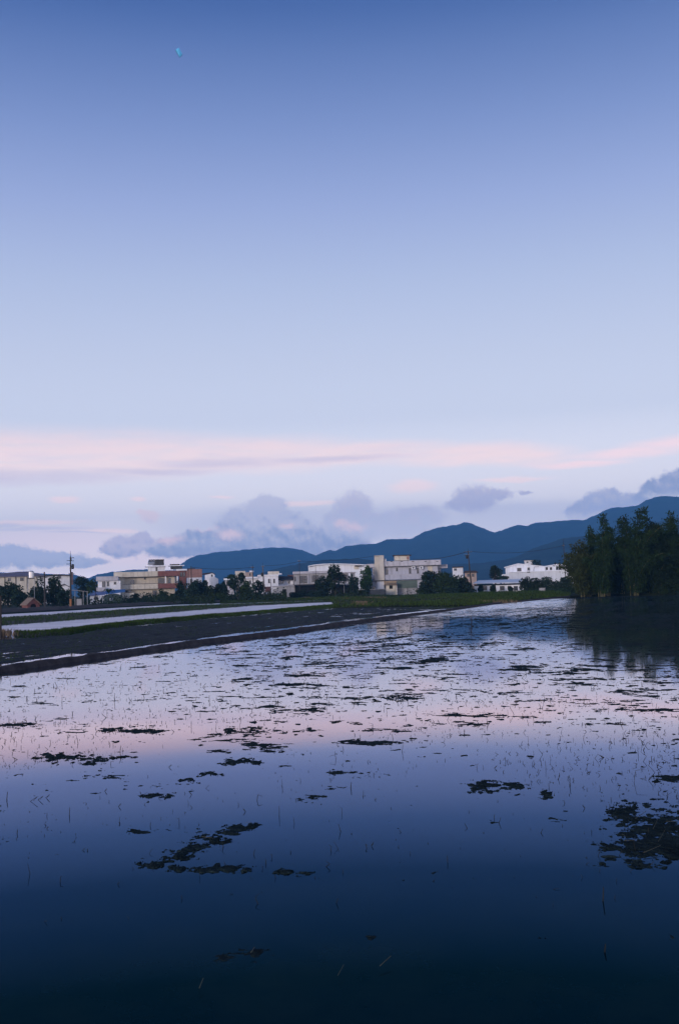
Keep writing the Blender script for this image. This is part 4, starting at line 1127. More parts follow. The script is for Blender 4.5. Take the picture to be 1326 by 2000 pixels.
# barrel roofed hall
S = Site(655, 400)
t = S.thing('hall', 'large hall with shallow curved white roof rising behind the dark trees in the centre', 'hall')
xs_ = [603, 610, 620, 632, 645, 660, 675, 690, 705, 718]; yt = [1105.4, 1103.6, 1102.2, 1101.2, 1100.6, 1100.6, 1101.0, 1101.4, 1102.0, 1102.8]
zt_ = [S.Z(a_, b_) for a_, b_ in zip(xs_, yt)]; xx = [S.X(a_) for a_ in xs_]
g = MB(); g.prism([(xx[0], -.3), (xx[-1], -.3)] + [(a_, b_ - .35) for a_, b_ in zip(xx[::-1], zt_[::-1])], 0.6, 20); g.build('wall', M_WSHEET, t)
g = MB(); g.prism([(a_, b_ - .33) for a_, b_ in zip(xx, zt_)] + [(a_, b_) for a_, b_ in zip(xx[::-1], zt_[::-1])], -.6, 20.6); g.build('roof', M_ROOFW, t)
S.part(t, 'door_canopy', M_ROOFD, (694, 708, 1104.4, 1106, -.9, .6)); S.part(t, 'door', M_CREAM2, (692.5, 702, 1106.1, 1112, .5, .6))
# caged house with open ground floor
S = Site(668, 284)
t = S.thing('house', 'dim grey house with caged upper floor over open dark garage and thin white awning', 'house')
S.part(t, 'wall', M_GREYC, (642, 694, 1119.5, 1140.5, 0, 8)); S.part(t, 'roof_edge', M_PARAP, (640, 696, 1117.6, 1119.3, -.8, 8.2)); S.part(t, 'balcony', M_PARAP, (643, 695, 1135.5, 1140.3, -1.4, 0))
cg = MB()
for px in np.linspace(644, 680, 19): cg.box(S.X(px) - .03, S.X(px) + .03, -1.3, -1.24, S.Z(px, 1135.3), S.Z(px, 1121))
for py in (1124, 1129.5): S.box(cg, 644, 680, py, py + .5, -1.32, -1.23)
cg.build('cage', M_METAL, t)
S.part(t, 'pillar', M_WHITE2, (681, 685, 1119.5, 1135.2, -1.1, -.6)); S.win(t, 650, 664, 1123, 1133, 0, M_DARKFR, mull=2); S.win(t, 668, 677, 1123, 1134, 0, M_DARKFR)
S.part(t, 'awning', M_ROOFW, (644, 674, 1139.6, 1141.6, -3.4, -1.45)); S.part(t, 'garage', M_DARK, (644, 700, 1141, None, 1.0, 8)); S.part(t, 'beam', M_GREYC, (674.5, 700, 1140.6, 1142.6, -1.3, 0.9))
for px in (646, 672, 699): MB().tube((S.X(px, -2), -2, -.3), (S.X(px, -2), -2, S.Z(px, 1141.2, -2)), .07, n=7).build('post', M_PIPE, t)
S = Site(686, 276)
for px, lab in ((683.5, 'white round drum in the dark open garage, left one of two side by side'), (688.8, 'white round drum in the dark open garage, right one of two side by side')):
    q = Site(px, 276); o_ = q.thing('drum', lab, 'drum', 'white drums in the open garage')
    MB().path([(0, 0, -.16), (0, 0, -.1), (0, 0, .55), (0, 0, .62), (0, 0, .64)], [.3, .33, .33, .28, .1], 14).build('body', M_WHITE2, o_); MB().tube((0, 0, .63), (0, 0, .70), .1, n=10).build('lid', M_METAL, o_)

# big grey house with tower
S = Site(790, 274)
t = S.thing('house', 'big blue-grey two-storey house with blank beige stair tower and water tank, centre of the row', 'house')
S.part(t, 'wall', M_GREYB, (752, 856, 1104, 1122, 0, 12)); S.part(t, 'left_wing', M_GREYB, (728, 751.9, 1106, None, 1.0, 11))
S.part(t, 'parapet', M_PARAP, (751, 862.5, 1094.6, 1104.8, -1.0, 12.2)); S.part(t, 'parapet', M_PARAP, (715.5, 734, 1101.4, 1108.2, .3, 11.2))
pc_ = MB()
for px in (766, 786, 808, 832, 855):
    pc_.box(S.X(px) - .28, S.X(px) + .28, -1.02, -.98, S.Z(px, 1096.2), S.Z(px, 1097.4))
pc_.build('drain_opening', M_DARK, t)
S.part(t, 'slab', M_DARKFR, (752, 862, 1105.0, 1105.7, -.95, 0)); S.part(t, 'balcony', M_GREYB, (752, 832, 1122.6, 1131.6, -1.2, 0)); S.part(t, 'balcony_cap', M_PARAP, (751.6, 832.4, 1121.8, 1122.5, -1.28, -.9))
S.part(t, 'balcony', M_GREYB, (719, 733, 1124.0, 1131.2, -.6, 1)); S.part(t, 'lower_wall', M_GREYB, (752, 856, 1132, None, .4, 12)); S.part(t, 'lower_wing', M_GREYB, (714.8, 737, 1138, None, -.8, .9)); S.part(t, 'canopy', M_ROOFD, (714, 752, 1134.2, 1135.4, -1.6, 0))
S.part(t, 'stair_tower', M_TOWER, (732.6, 742, 1086.4, 1133.5, -1.5, 3)); S.part(t, 'stair_tower', mat('beige_tower_light', (.58, .53, .47), .8, .14, .5, stain=.3), (742.2, 751, 1085.6, 1133.2, -1.5, 3.05)); S.part(t, 'tower_cap', M_TOWER, (732.2, 751.3, 1084.6, 1085.5, -1.6, 3.1))
S.part(t, 'tower_foot', M_WHITE2, (736.5, 750, 1135.6, None, -1.3, 0))
cyl_tank(S, t, 'water_tank', 753.6, 1090.6, 1099.5, 1.4, .36, M_STAIN)
S.part(t, 'rooftop_room', M_CREAM2, (771.5, 801.5, 1085.4, 1094.4, 2.5, 8)); S.part(t, 'rooftop_roof', M_ROOFD, (768.5, 805, 1083.6, 1085.2, 2, 8.5)); S.part(t, 'rooftop_pipe', M_SALMON, (796, 800.5, 1086.5, 1092.5, 2.38, 2.5))
S.win(t, 774.8, 777.4, 1109, 1115.2, 0, M_DARKFR, mull=0); S.win(t, 800, 803, 1110, 1120, 0, M_DARKFR, mull=0); S.win(t, 815.2, 818, 1109.5, 1119.6, 0, M_DARKFR, mull=0); S.win(t, 837, 845, 1106.4, 1115.8, 0, M_CREAM2, M_CREAM2, mull=1)
S.win(t, 754, 758.5, 1112, 1122, -.0, M_ALU, mull=0)
for px in (808.5, 824.0):
    ac = S.part(t, 'air_conditioner', M_WHITE2, (px - 3.4, px + 3.4, 1106.2, 1111.6, -.75, -.05))
    z_ = S.Z(px, 1109); x_ = S.X(px)
    MB().tube((x_ - .05, -.78, z_), (x_ - .05, -.74, z_), .24, n=14).build('fan_grille', M_METAL, ac)
S.part(t, 'right_wing', M_GREYB, (855.8, 862, 1104, None, 2.5, 11)); S.part(t, 'right_balcony', M_PARAP, (855.5, 875, 1102.4, 1109.4, 1.6, 7)); S.win(t, 729.5, 731.5, 1112, 1121, 1.0, M_ALU, mull=0); S.win(t, 728, 733, 1146, 1150.5, -.8, M_DARKFR, mull=0)
S.part(t, 'porch', mat('tan_boards', (.34, .25, .17), .85, .25, 1, stain=.3), (750, 774, 1134.4, 1141, -2.2, -.05))
S = Site(764, 262)
t = S.thing('hut', 'small beige hut with brown sloping roof at the foot of the beige tower', 'hut')
S.part(t, 'wall', M_CREAM2, (753.5, 774.5, 1143.4, None, 0, 3)); g = MB(); g.prism([(S.X(748), S.Z(749, 1143)), (S.X(776), S.Z(775, 1143.2)), (S.X(773), S.Z(772, 1138.0)), (S.X(756), S.Z(757, 1138.4))], -.5, 3.3); g.build('roof', mat('brown_sheet', (.17, .13, .10), .8, .25, 1, stain=.3), t)
S.win(t, 760.5, 766, 1143.8, 1149.4, 0, M_DARKFR, M_DARK, mull=0)
S = Site(795, 264)
t = S.thing('awning', 'wide olive-green hanging awning over a grey wall in front of the big blue-grey house', 'awning')
S.part(t, 'canvas', M_GREEN, (775.5, 815, 1133.6, 1148.4, -.2, .05)); S.part(t, 'back_wall', M_GREYC, (776, 824, 1148.6, None, .5, .9))
for px in (776.5, 795, 814): MB().tube((S.X(px), -.1, -.3), (S.X(px), -.1, S.Z(px, 1148)), .06, n=6).build('post', M_METAL, t)
S = Site(728, 258)
t = S.thing('wall', 'low dark wall at the foot of the beige tower left of the small beige hut', 'wall')
S.part(t, 'masonry', mat('dark_wall', (.05, .055, .065), .85, .3, .8), (701, 752.5, 1151.4, None, 0, .3)); S.part(t, 'coping', M_GREYC, (700.6, 752.9, 1150.6, 1151.2, -.05, .35))
# distant small buildings right of centre
S = Site(894, 420)
t = S.thing('building', 'distant small white building with dark flat roof left of the leaning crossarm pole', 'building')
S.part(t, 'wall', M_WHITE, (884.5, 905, 1108.6, None, 0, 8)); S.part(t, 'roof', M_ROOFD, (884, 906, 1106.4, 1108.4, -.6, 8.5)); S.win(t, 887.5, 892.5, 1110.6, 1114.2, 0, M_DARKFR)
S = Site(916, 380)
t = S.thing('house', 'pinkish house with wide brown roof behind the leaning crossarm pole', 'house')
S.part(t, 'wall', mat('pinkish_plaster', (.42, .32, .28)), (908, 931, 1118.6, None, 0, 8)); g = MB(); g.prism([(S.X(905), S.Z(906, 1119)), (S.X(935), S.Z(934, 1118)), (S.X(930), S.Z(930, 1114.4)), (S.X(909), S.Z(909, 1114.8))], -.8, 8.5); g.build('roof', M_ROOFD, t)
S.win(t, 913, 917, 1121, 1126, 0, M_DARKFR); S.win(t, 922, 926, 1121, 1126, 0, M_DARKFR)
S = Site(978, 318)
t = S.thing('house', 'tiny pale house with white roofs under the round dark tree', 'house')
S.part(t, 'wall', M_WHITE, (962, 976, 1127.2, None, 0, 5)); S.part(t, 'roof', M_ROOFW, (960, 977, 1123.6, 1127, -.6, 5.4)); S.part(t, 'annexe', M_WHITE2, (980, 990.5, 1121.4, None, .5, 5)); S.win(t, 966, 970, 1129, 1132, 0, M_DARKFR)
# long low shed with metal roof
S = Site(972, 262)
t = S.thing('shed', 'long low white shed with shiny sheet roof and creepers at the field edge', 'shed')
S.part(t, 'wall', M_WHITE2, (925.5, 1022, 1140.6, None, 0, 5))
g = MB(); g.add([(S.X(923), -.9, S.Z(924, 1139.4)), (S.X(1015), -.9, S.Z(1015, 1136.8)), (S.X(1022), 5, S.Z(1022, 1130.6)), (S.X(934), 5, S.Z(934, 1133.4)), (S.X(923), -.9, S.Z(924, 1140.2)), (S.X(1015), -.9, S.Z(1015, 1137.6)), (S.X(1022), 5, S.Z(1022, 1131.4)), (S.X(934), 5, S.Z(934, 1134.2))],
                [(0, 1, 2, 3), (7, 6, 5, 4), (0, 4, 5, 1), (1, 5, 6, 2), (2, 6, 7, 3), (3, 7, 4, 0)]); g.build('roof', M_STEEL, t)
S.part(t, 'eave_shade', M_DARK, (925.6, 1020, 1140.3, 1143.0, -.12, -.01)); S.win(t, 941, 950, 1145, 1152, 0, M_DARKFR, mull=2); S.win(t, 976, 984, 1145, 1152, 0, M_DARKFR, mull=1); S.win(t, 1003, 1010, 1145, 1153, 0, M_DARKFR, mull=1)  # near-black strip below the roof edge is its shade, set as colour
# white factory
S = Site(1055, 336)
t = S.thing('factory', 'white sheet-metal factory with two low gabled roofs left of the bamboo', 'factory')
def gable(a0, ap_, a1, ya, yp, yb, y0, y1, nm, mt_w, mt_r):
    x0_, xp_, x1_ = S.X(a0), S.X(ap_), S.X(a1); z0_, zp_, z1_ = S.Z(a0, ya), S.Z(ap_, yp), S.Z(a1, yb)
    MB().prism([(x0_, -.3), (x1_, -.3), (x1_, z1_ - .3), (xp_, zp_ - .3), (x0_, z0_ - .3)], y0, y1).build(nm, mt_w, t)
    MB().prism([(x0_ - .4, z0_ - .32), (xp_, zp_ - .28), (x1_ + .3, z1_ - .32), (x1_ + .3, z1_ - .1), (xp_, zp_), (x0_ - .4, z0_ - .1)], y0 - .5, y1 + .4).build('roof', mt_r, t)
gable(988, 1013, 1066, 1107, 1100.4, 1105.6, 0, 16, 'hall_wall', M_WSHEET, M_ROOFW)
gable(1066.4, 1090, 1122, 1105, 1101.2, 1104, .8, 16, 'hall_wall', M_WSHEET, M_ROOFW)
S.part(t, 'lower_annexe', mat('grey_white_sheet', (.68, .69, .74), .65, .1, .4, stain=.3), (994, 1124, 1116.4, None, -2.4, -.05)); S.part(t, 'annexe_roof', M_ROOFW, (992.5, 1126, 1115.2, 1116.2, -2.8, -.6))
S.win(t, 1011.2, 1018.6, 1109.6, 1115.4, 0, M_DARKFR, mull=1, rail=0); S.win(t, 1031, 1035.5, 1108.6, 1113.6, 0, M_ALU, mull=0); S.win(t, 1030.5, 1035.2, 1115.6, 1118.4, -2.4, M_DARKFR, mull=0)
for a_, b_ in ((1067, 1070.6), (1075, 1078.6), (1087, 1090.4), (1092, 1095.4)): S.win(t, a_, b_, 1108.2, 1112.6, .8, M_DARKFR, mull=0)
MB().path([(S.X(1043), -.2, 0), (S.X(1043), -.2, S.Z(1043, 1112)), (S.X(1045), -.2, S.Z(1045, 1107)), (S.X(1054), -.2, S.Z(1054, 1106.8))], [.09] * 4, 7).build('duct', M_PIPE, t)
S = Site(1034, 460)
t = S.thing('building', 'tiny distant white rooftop box just above the factory roof', 'building')
S.part(t, 'wall', M_WHITE, (1025.5, 1042, 1095.4, None, 0, 6)); S.part(t, 'roof', M_CREAM2, (1024.6, 1043, 1094.4, 1095.2, -.4, 6.4)); S.win(t, 1030, 1033, 1097, 1099, 0, M_DARKFR, mull=0)
S = Site(1060, 232)
t = S.thing('box', 'small grey concrete box in front of the dark shrubs by the factory', 'concrete box')
S.part(t, 'body', M_GREYC, (1052, 1064, 1149, None, 0, 1.2)); S.part(t, 'lid', M_PARAP, (1051.4, 1064.6, 1148.2, 1148.9, -.08, 1.28))
S = Site(521.5, 258)
t = S.thing('cart', 'small white handcart parked at the foot of the concrete pole', 'cart')
S.part(t, 'body', M_WHITE2, (518.8, 525.2, 1156.4, 1160.2, 0, .9))
for px in (520, 524):
    x_ = S.X(px); MB().tube((x_ - .05, -.06, .22), (x_ - .05, -.16, .22), .22, n=14).build('wheel', M_METAL, t)
MB().path([(S.X(518.8), .45, .5), (S.X(517.6), .45, .75), (S.X(516.8), .45, .8)], [.03] * 3, 6).build('handle', M_METAL, t)

# ================================================================== poles and wires
def pole(px, py0, pyb, D, label, r=.16, lean=0.0, mt=None, arms=(), gear=(), guard=False, steps=False, cat='pole', nm='utility_pole', group=None):
    S = Site(px, D); t = S.thing(nm, label, cat, group)
    h = S.Z(px, py0); x1 = lean
    MB().tube((0, 0, -.3), (x1, 0, h), r, r * .62, 10).build('shaft', mt or M_WOODP, t)
    for (f, w_, off) in arms:
        z = h * f; x = x1 * f + off
        ab = MB().box(x - w_, x + w_, -.16, -.04, z - .06, z + .06); ao = ab.build('crossarm', M_METAL, t)
        for k in (-.9, -.35, .35, .9):
            MB().path([(x + w_ * k, -.1, z + .05), (x + w_ * k, -.1, z + .14), (x + w_ * k, -.1, z + .24)], [.035, .06, .03], 7).build('insulator', M_PIPE, ao)
    for (kind, f, off) in gear:
        z = h * f; x = x1 * f
        if kind == 'mast': MB().tube((x, 0, h - .1), (x, 0, h + off), .045, .03, 7).build('mast', M_METAL, t)
        if kind == 'transformer':
            g_ = MB().path([(x + off, -.05, z - .45), (x + off, -.05, z - .42), (x + off, -.05, z + .40), (x + off, -.05, z + .5)], [.2, .27, .27, .16], 12).build('transformer', M_METAL, t)
            MB().tube((x, 0, z), (x + off, -.05, z), .05, n=6).build('bracket', M_METAL, g_)
        if kind == 'coil':
            MB().path([(x + off + .3 * math.cos(a_), -.05, z + .34 * math.sin(a_)) for a_ in np.linspace(0.6, 5.4, 11)], [.06] * 11, 6).build('cable_loop', M_METAL, t)
        if kind == 'peg': MB().box(x - abs(off), x, -.05, .05, z - .05, z + .05).build('side_arm', M_METAL, t)
    if guard: MB().tube((0, 0, -.29), (x1 * .18, 0, h * .17), r * 1.12, r * 1.08, 10).build('guard', M_ORANGE, t)
    return S, t, h


pole(138.5, 1087, 1188, 202, 'tall dark utility pole with transformer gear and orange base guard at the left', .2, .05, None, [(.66, .55, 0.15)],
     [('mast', 1, 1.1), ('coil', .945, .42), ('transformer', .80, .42), ('peg', .92, .75), ('peg', .855, .8), ('peg', .76, .3)], True)
pole(88.5, 1117, 1180, 222, 'thick dark post with a round lamp head between the water tower and the tall pole', .22, -.1, None, (), [('coil', .88, .4)])
pole(187, 1128, 1160, 255, 'short thin dark pole left of the white two-storey house', .08, 0)
pole(368, 1110, 1175, 262, 'thin dark pole in front of the left half of the salmon building', .10, .1)
pole(374.7, 1106, 1175, 258, 'thicker dark pole in front of the right half of the salmon building', .16, -.05)
pole(496, 1106, 1172, 254, 'dark utility pole with small crossarm left of the bright white house', .14, -.25, None, [(.96, .5, 0)], [('mast', 1, .5)])
pole(516.5, 1105, 1171, 250, 'pale concrete utility pole with short mast in front of the bright white house', .2, -.28, M_CONCP, [(.97, .4, 0)], [('mast', 1, .8), ('transformer', .74, -.3)])
pole(530, 1131, 1166, 256, 'short thin pole right of the pale concrete pole', .09, -.06)
pole(586, 1094, 1165, 270, 'slim tall pole in front of the long grey house, left of two', .09, -.02, None, [(.97, .4, 0)])
pole(617.5, 1104, 1165, 270, 'slim pole in front of the long grey house, right of two', .09, -.03)
PS, PT, PH = pole(921, 1076, 1157, 258, 'leaning utility pole with double crossarms and transformer right of the big blue-grey house', .2, -.62, M_WOODP, [(.975, 1.0, -.05), (.90, .7, -.3)], [('mast', 1, .7), ('transformer', .86, -.42)])
pole(1104.5, 1060, 1150, 300, 'tall thin pole with side bracket at the left edge of the bamboo', .14, -.1, None, [(.93, .35, -.2)], [('mast', 1, 1.0)])
# the pole cut by the left edge
S = Site(1, 66); t = S.thing('post', 'dark wooden field post cut by the left edge of the picture', 'post')
MB().tube((0, 0, -.3), (.02, 0, S.Z(1, 1164)), .085, .075, 10).build('shaft', M_WOODP, t); MB().tube((.02, 0, S.Z(1, 1164)), (.02, 0, S.Z(1, 1163)), .09, .09, 10).build('cap', M_METAL, t)


def wire(name, label, a, b, Da, Db, sag, r=.045):
    pa = EYE + ray(*a) * (Da / math.hypot(ray(*a).x, ray(*a).y)); pb = EYE + ray(*b) * (Db / math.hypot(ray(*b).x, ray(*b).y))
    n_ = 14; pts_ = []
    for k in range(n_ + 1):
        f = k / n_; p_ = pa.lerp(pb, f); p_.z -= sag * 4 * f * (1 - f); pts_.append(p_ - pa)
    o = MB().path(pts_, [r] * (n_ + 1), 5).build(name, M_METAL, None, pa); return tag(o, label, 'wire', 'overhead wires')


wire('wire', 'thick overhead wire sagging from the leaning crossarm pole towards the beige tower house', (806, 1092), (916, 1076), 300, 258, .8, .075)
wire('wire', 'faint overhead wire from the leaning crossarm pole to the pole by the bamboo', (920, 1077), (1104, 1064), 258, 300, 1.2)
wire('wire', 'faint overhead wire from the salmon building to the pole by the white house', (375, 1108), (495, 1107.6), 258, 254, .5)
wire('wire', 'faint overhead wire from the slim pole by the grey house to the beige tower', (586, 1096), (730, 1086), 270, 300, .5, .04)
wire('wire', 'faint overhead wire from the pale concrete pole to the slim pole by the grey house', (516, 1105), (586, 1096), 250, 270, .3, .035)

# ================================================================== trees and plants
def leafmat(name, c, var=.5):
    m = mat(name, c, .8, var, .55, spec=.15)
    return m


LF_D = leafmat('leaf_dark', (.017, .030, .011)); LF_M = leafmat('leaf_mid', (.028, .050, .012)); LF_B = leafmat('leaf_bright', (.034, .068, .010)); LF_BLIT = leafmat('bamboo_lit', (.036, .046, .009)); LF_G = leafmat('leaf_bluegreen', (.018, .036, .020))  # the olive carries the light on the left bamboo clumps as leaf colour
LF_BD = leafmat('bamboo_dark', (.011, .024, .007)); LF_BM = leafmat('bamboo_mid', (.016, .035, .007)); M_CULM = mat('bamboo_culm', (.11, .10, .045), .6, .3, 1.5)


def leaves(name, C, size, mt, par, droop=.0, aspect=.55, out=None):
    """one quad per leaf clump: random tilt, centre C (n,3)"""
    n_ = len(C)
    d = rng.normal(size=(n_, 3)); d[:, 2] = d[:, 2] * .7 - droop
    if out is not None: d = d * .7 + out
    d /= np.linalg.norm(d, axis=1)[:, None]
    u = rng.normal(size=(n_, 3)); s_ = np.cross(d, u); s_ /= np.linalg.norm(s_, axis=1)[:, None] + 1e-9
    sz = size * rng.uniform(.55, 1.35, n_)[:, None]
    a = d * sz * .5; b = s_ * sz * aspect * .5
    V = np.stack([C - a, C + b - a * .1, C + a, C - b - a * .1], 1).reshape(-1, 3)
    return link(name, np_mesh(name, V, np.arange(n_ * 4).reshape(-1, 4)), mt, par)


def crown_points(cx, cz, rx, rz, ry, n_, lobes, seed):
    r_ = np.random.default_rng(seed)
    L_ = []
    for k in range(lobes):
        a = r_.normal(size=3); a /= np.linalg.norm(a); f = r_.uniform(.35, .8)
        L_.append((cx + a[0] * rx * f, a[1] * ry * f, cz + a[2] * rz * f, r_.uniform(.28, .5)))
    L_ = np.array(L_); k = r_.integers(0, lobes, n_)
    v = r_.normal(size=(n_, 3)); v /= np.linalg.norm(v, axis=1)[:, None]; rad = r_.uniform(.45, 1.06, n_) ** .6
    sc_ = L_[k, 3] * rad
    return np.stack([L_[k, 0] + v[:, 0] * sc_ * rx, L_[k, 1] + v[:, 1] * sc_ * ry, L_[k, 2] + v[:, 2] * sc_ * rz], -1)


_ts = [0]


def tree(px, py0, py1, hw, D, label, mt, nm='tree', cat='tree', n_=1500, size=.55, lobes=9, trunk=True, bark=None, group=None, tpy=None):
    _ts[0] += 1; sd_ = 500 + _ts[0]; r_ = np.random.default_rng(sd_)
    S = Site(px, D); t = S.thing(nm, label, cat, group)
    rx = hw / F0 * D; z1 = S.Z(px, py0); z0 = max(.1, S.Z(px, py1))
    cz = (z0 + z1) / 2; rz = (z1 - z0) / 2
    tr = MB(); rr = max(.07, .035 * z1)
    top = cz + rz * .35
    tr.path([(0, 0, -.3), (r_.uniform(-.1, .1), 0, top * .4), (r_.uniform(-.2, .2) * rx * .4, 0, top * .75), (0, 0, top)], [rr, rr * .8, rr * .55, rr * .2], 7)
    for k in range(5):
        a = r_.uniform(0, 6.28); f = r_.uniform(.3, .75)
        tr.path([(0, 0, top * f), (math.cos(a) * rx * .35, math.sin(a) * rx * .3, top * f + rz * .35), (math.cos(a) * rx * .7, math.sin(a) * rx * .6, top * f + rz * .6)], [rr * .45, rr * .3, rr * .1], 5)
    tr.build('trunk' if cat == 'tree' else 'stem', bark or M_BARK, t)
    C = crown_points(0, cz, rx * 1.12, rz * 1.18, max(rx * .9, 1.2), n_, lobes, sd_)
    if z0 < 1.6:      # skirts of foliage reach the ground
        m_ = int(n_ * .55); q = r_.normal(size=(m_, 3)); q /= np.linalg.norm(q, axis=1)[:, None]; q *= r_.uniform(.3, 1, m_)[:, None] ** .5
        sk = np.stack([q[:, 0] * rx * .98, q[:, 1] * rx * .8, .1 + (q[:, 2] * .5 + .5) * cz * 1.25], -1)
        C = np.concatenate([C, sk])
    C[:, 2] = np.maximum(C[:, 2], .12)
    leaves('crown' if cat == 'tree' else 'foliage', C, size, mt, t)
    return S, t


G1 = 'trees among the houses'
TREES = [  # px, top, bottom, half width, distance, material, leaves, label, bark
    (16, 1128, 1176, 19, 262, LF_D, 1700, 'broad dark tree at the left edge below the purple-grey hipped roof'),
    (40, 1146, 1182, 17, 232, LF_G, 1300, 'low bluish-green tree directly left of the red hut'),
    (77, 1130, 1180, 14, 250, LF_D, 1400, 'dark tree right behind the water tower legs'),
    (107, 1132, 1180, 20, 238, LF_D, 1800, 'wide dark tree between the lamp post and the tall pole'),
    (126, 1148, 1184, 12, 226, LF_G, 900, 'small dark tree touching the left side of the tall pole'),
    (160, 1126, 1162, 20, 300, LF_D, 1500, 'rounded dark tree behind the open shelter'),
    (181, 1130, 1164, 13, 292, LF_M, 1000, 'smaller dark tree between the open shelter and the white two-storey house'),
    (352, 1138, 1178, 12, 262, LF_D, 1100, 'dark tree hiding the right corner of the red tiled balconies'),
    (375, 1133, 1176, 15, 254, LF_G, 1300, 'bluish dark tree below the salmon building'),
    (396, 1127, 1176, 17, 258, LF_D, 1700, 'tall dark round tree right of the salmon building'),
    (422, 1136, 1176, 15, 252, LF_D, 1300, 'dark tree below the small white house with dark gable'),
    (437, 1131, 1172, 10, 270, LF_G, 900, 'narrow tree left of the small pale house with flat sheet roof'),
    (451, 1120, 1140, 12, 320, LF_M, 900, 'tree top behind the small pale house, left of the flat cream building'),
    (464, 1117, 1158, 15, 246, LF_G, 1300, 'tall tree with visible pale trunk below the flat cream building'),
    (483, 1137, 1174, 15, 246, LF_M, 1200, 'bushy mid-green tree right of the tree with the pale trunk'),
    (506, 1131, 1158, 10, 256, LF_D, 800, 'small round dark tree just left of the pale concrete pole'),
    (655, 1102, 1150, 21, 262, LF_D, 1900, 'largest leafy tree in front of the white barrel-roofed hall'),
    (630, 1122, 1164, 15, 268, LF_D, 1400, 'dark tree in front of the right end of the long grey house'),
    (690, 1118, 1158, 11, 262, LF_G, 500, 'thin sparse tree in front of the caged house'),
    (715, 1107, 1156, 13, 270, LF_B, 1500, 'bright green tree touching the left side of the beige tower house'),
    (842, 1113, 1162, 27, 250, LF_D, 2000, 'big dark round tree covering the right end of the big blue-grey house'),
    (872, 1113, 1162, 24, 248, LF_M, 1700, 'dark round tree next to the big one, left of the leaning pole'),
    (903, 1121, 1160, 19, 250, LF_D, 1200, 'lower dark tree at the foot of the leaning pole'),
    (968, 1103, 1134, 15, 300, LF_D, 1300, 'round dark tree rising behind the long low shed'),
    (984, 1122, 1134, 9, 290, LF_G, 500, 'small round bush-like tree right of the round dark tree'),
    (1050, 1094, 1106, 12, 440, LF_D, 500, 'distant dark tree top above the factory roof'),
]
for (px, a_, b_, hw, D, mt_, n_, lab) in TREES:
    tree(px, a_, b_, hw, D, lab, mt_, n_=n_, group=G1, bark=M_PALEB if 'pale trunk' in lab else None)
G2 = 'shrubs at the field edge'
SHRUBS = [
    (262, 1161, 1180, 13, 252, LF_D, 'low dark shrub under the cream wall, leftmost before the long cream house'),
    (288, 1160, 1180, 13, 250, LF_G, 'low bluish shrub in the middle of the foot of the long cream house'),
    (316, 1150, 1178, 12, 256, LF_M, 'taller shrub below the red tiled balconies'),
    (336, 1160, 1180, 11, 252, LF_D, 'low dark shrub right of the taller shrub below the red balconies'),
    (404, 1160, 1178, 16, 244, LF_D, 'wide dark shrub below the tall dark round tree'),
    (438, 1158, 1178, 14, 244, LF_M, 'green shrub left of the tree with the pale trunk'),
    (505, 1156, 1174, 12, 252, LF_G, 'low shrub at the foot of the pole left of the bright white house'),
    (580, 1152, 1168, 17, 266, LF_D, 'dark shrub under the awning of the long grey house'),
    (612, 1152, 1168, 16, 262, LF_G, 'dark shrub between the two slim poles and the open garage'),
    (710, 1146, 1166, 11, 258, LF_D, 'dark shrub between the open garage and the low dark wall'),
    (824, 1146, 1164, 12, 250, LF_M, 'green shrub right of the olive-green awning'),
    (884, 1144, 1162, 16, 244, LF_G, 'bluish shrub below the dark round tree left of the leaning pole'),
    (938, 1143, 1160, 5, 256, LF_D, 'dark climber clump on the left end of the long low shed'),
    (962, 1142, 1158, 6, 256, LF_D, 'dark climber clump on the middle of the long low shed'),
    (997, 1143, 1160, 5, 256, LF_D, 'dark climber clump on the right end of the long low shed'),
    (1028, 1124, 1160, 15, 246, LF_D, 'dark shrub at the right end of the long low shed'),
    (1052, 1124, 1160, 16, 244, LF_D, 'dark shrub in front of the left half of the white factory'),
    (1078, 1125, 1160, 16, 242, LF_G, 'bluish shrub in front of the right half of the white factory'),
    (1104, 1122, 1160, 15, 240, LF_D, 'dark shrub between the white factory and the bamboo'),
]
for (px, a_, b_, hw, D, mt_, lab) in SHRUBS:
    tree(px, a_, b_, hw, D, lab, mt_, 'shrub', 'shrub', n_=900, size=.42, lobes=8, group=G2)

# banana plant
S = Site(213, 247); t = S.thing('banana_plant', 'banana plant with big drooping leaves in front of the blue awning', 'banana plant')
zt_ = S.Z(213, 1158); MB().path([(0, 0, -.3), (.05, 0, zt_ * .5), (0, 0, zt_)], [.16, .13, .08], 8).build('stem', mat('banana_stem', (.06, .07, .03), .8, .3, 2), t)
for k in range(9):
    a_ = k * 2.4; L__ = 1.7 + .3 * math.sin(k * 1.7); lf = MB(); vs = []; fs = []
    for i in range(6):
        f = i / 5; r__ = L__ * f * (.85 if i else 0); z_ = zt_ + 1.1 * math.sin(f * 2.2) * (1.1 if k % 2 else .8) - .5 * f * f
        w_ = .30 * math.sin(math.pi * min(.97, f * .9 + .06))
        cx, cy = math.cos(a_) * r__, math.sin(a_) * r__
        vs += [(cx - math.sin(a_) * w_, cy + math.cos(a_) * w_, z_ - .05), (cx, cy, z_), (cx + math.sin(a_) * w_, cy - math.cos(a_) * w_, z_ - .05)]
    for i in range(5): fs += [(3 * i, 3 * i + 1, 3 * i + 4, 3 * i + 3), (3 * i + 1, 3 * i + 2, 3 * i + 5, 3 * i + 4)]
    lf.add(vs, fs).build('leaf', LF_M, t)

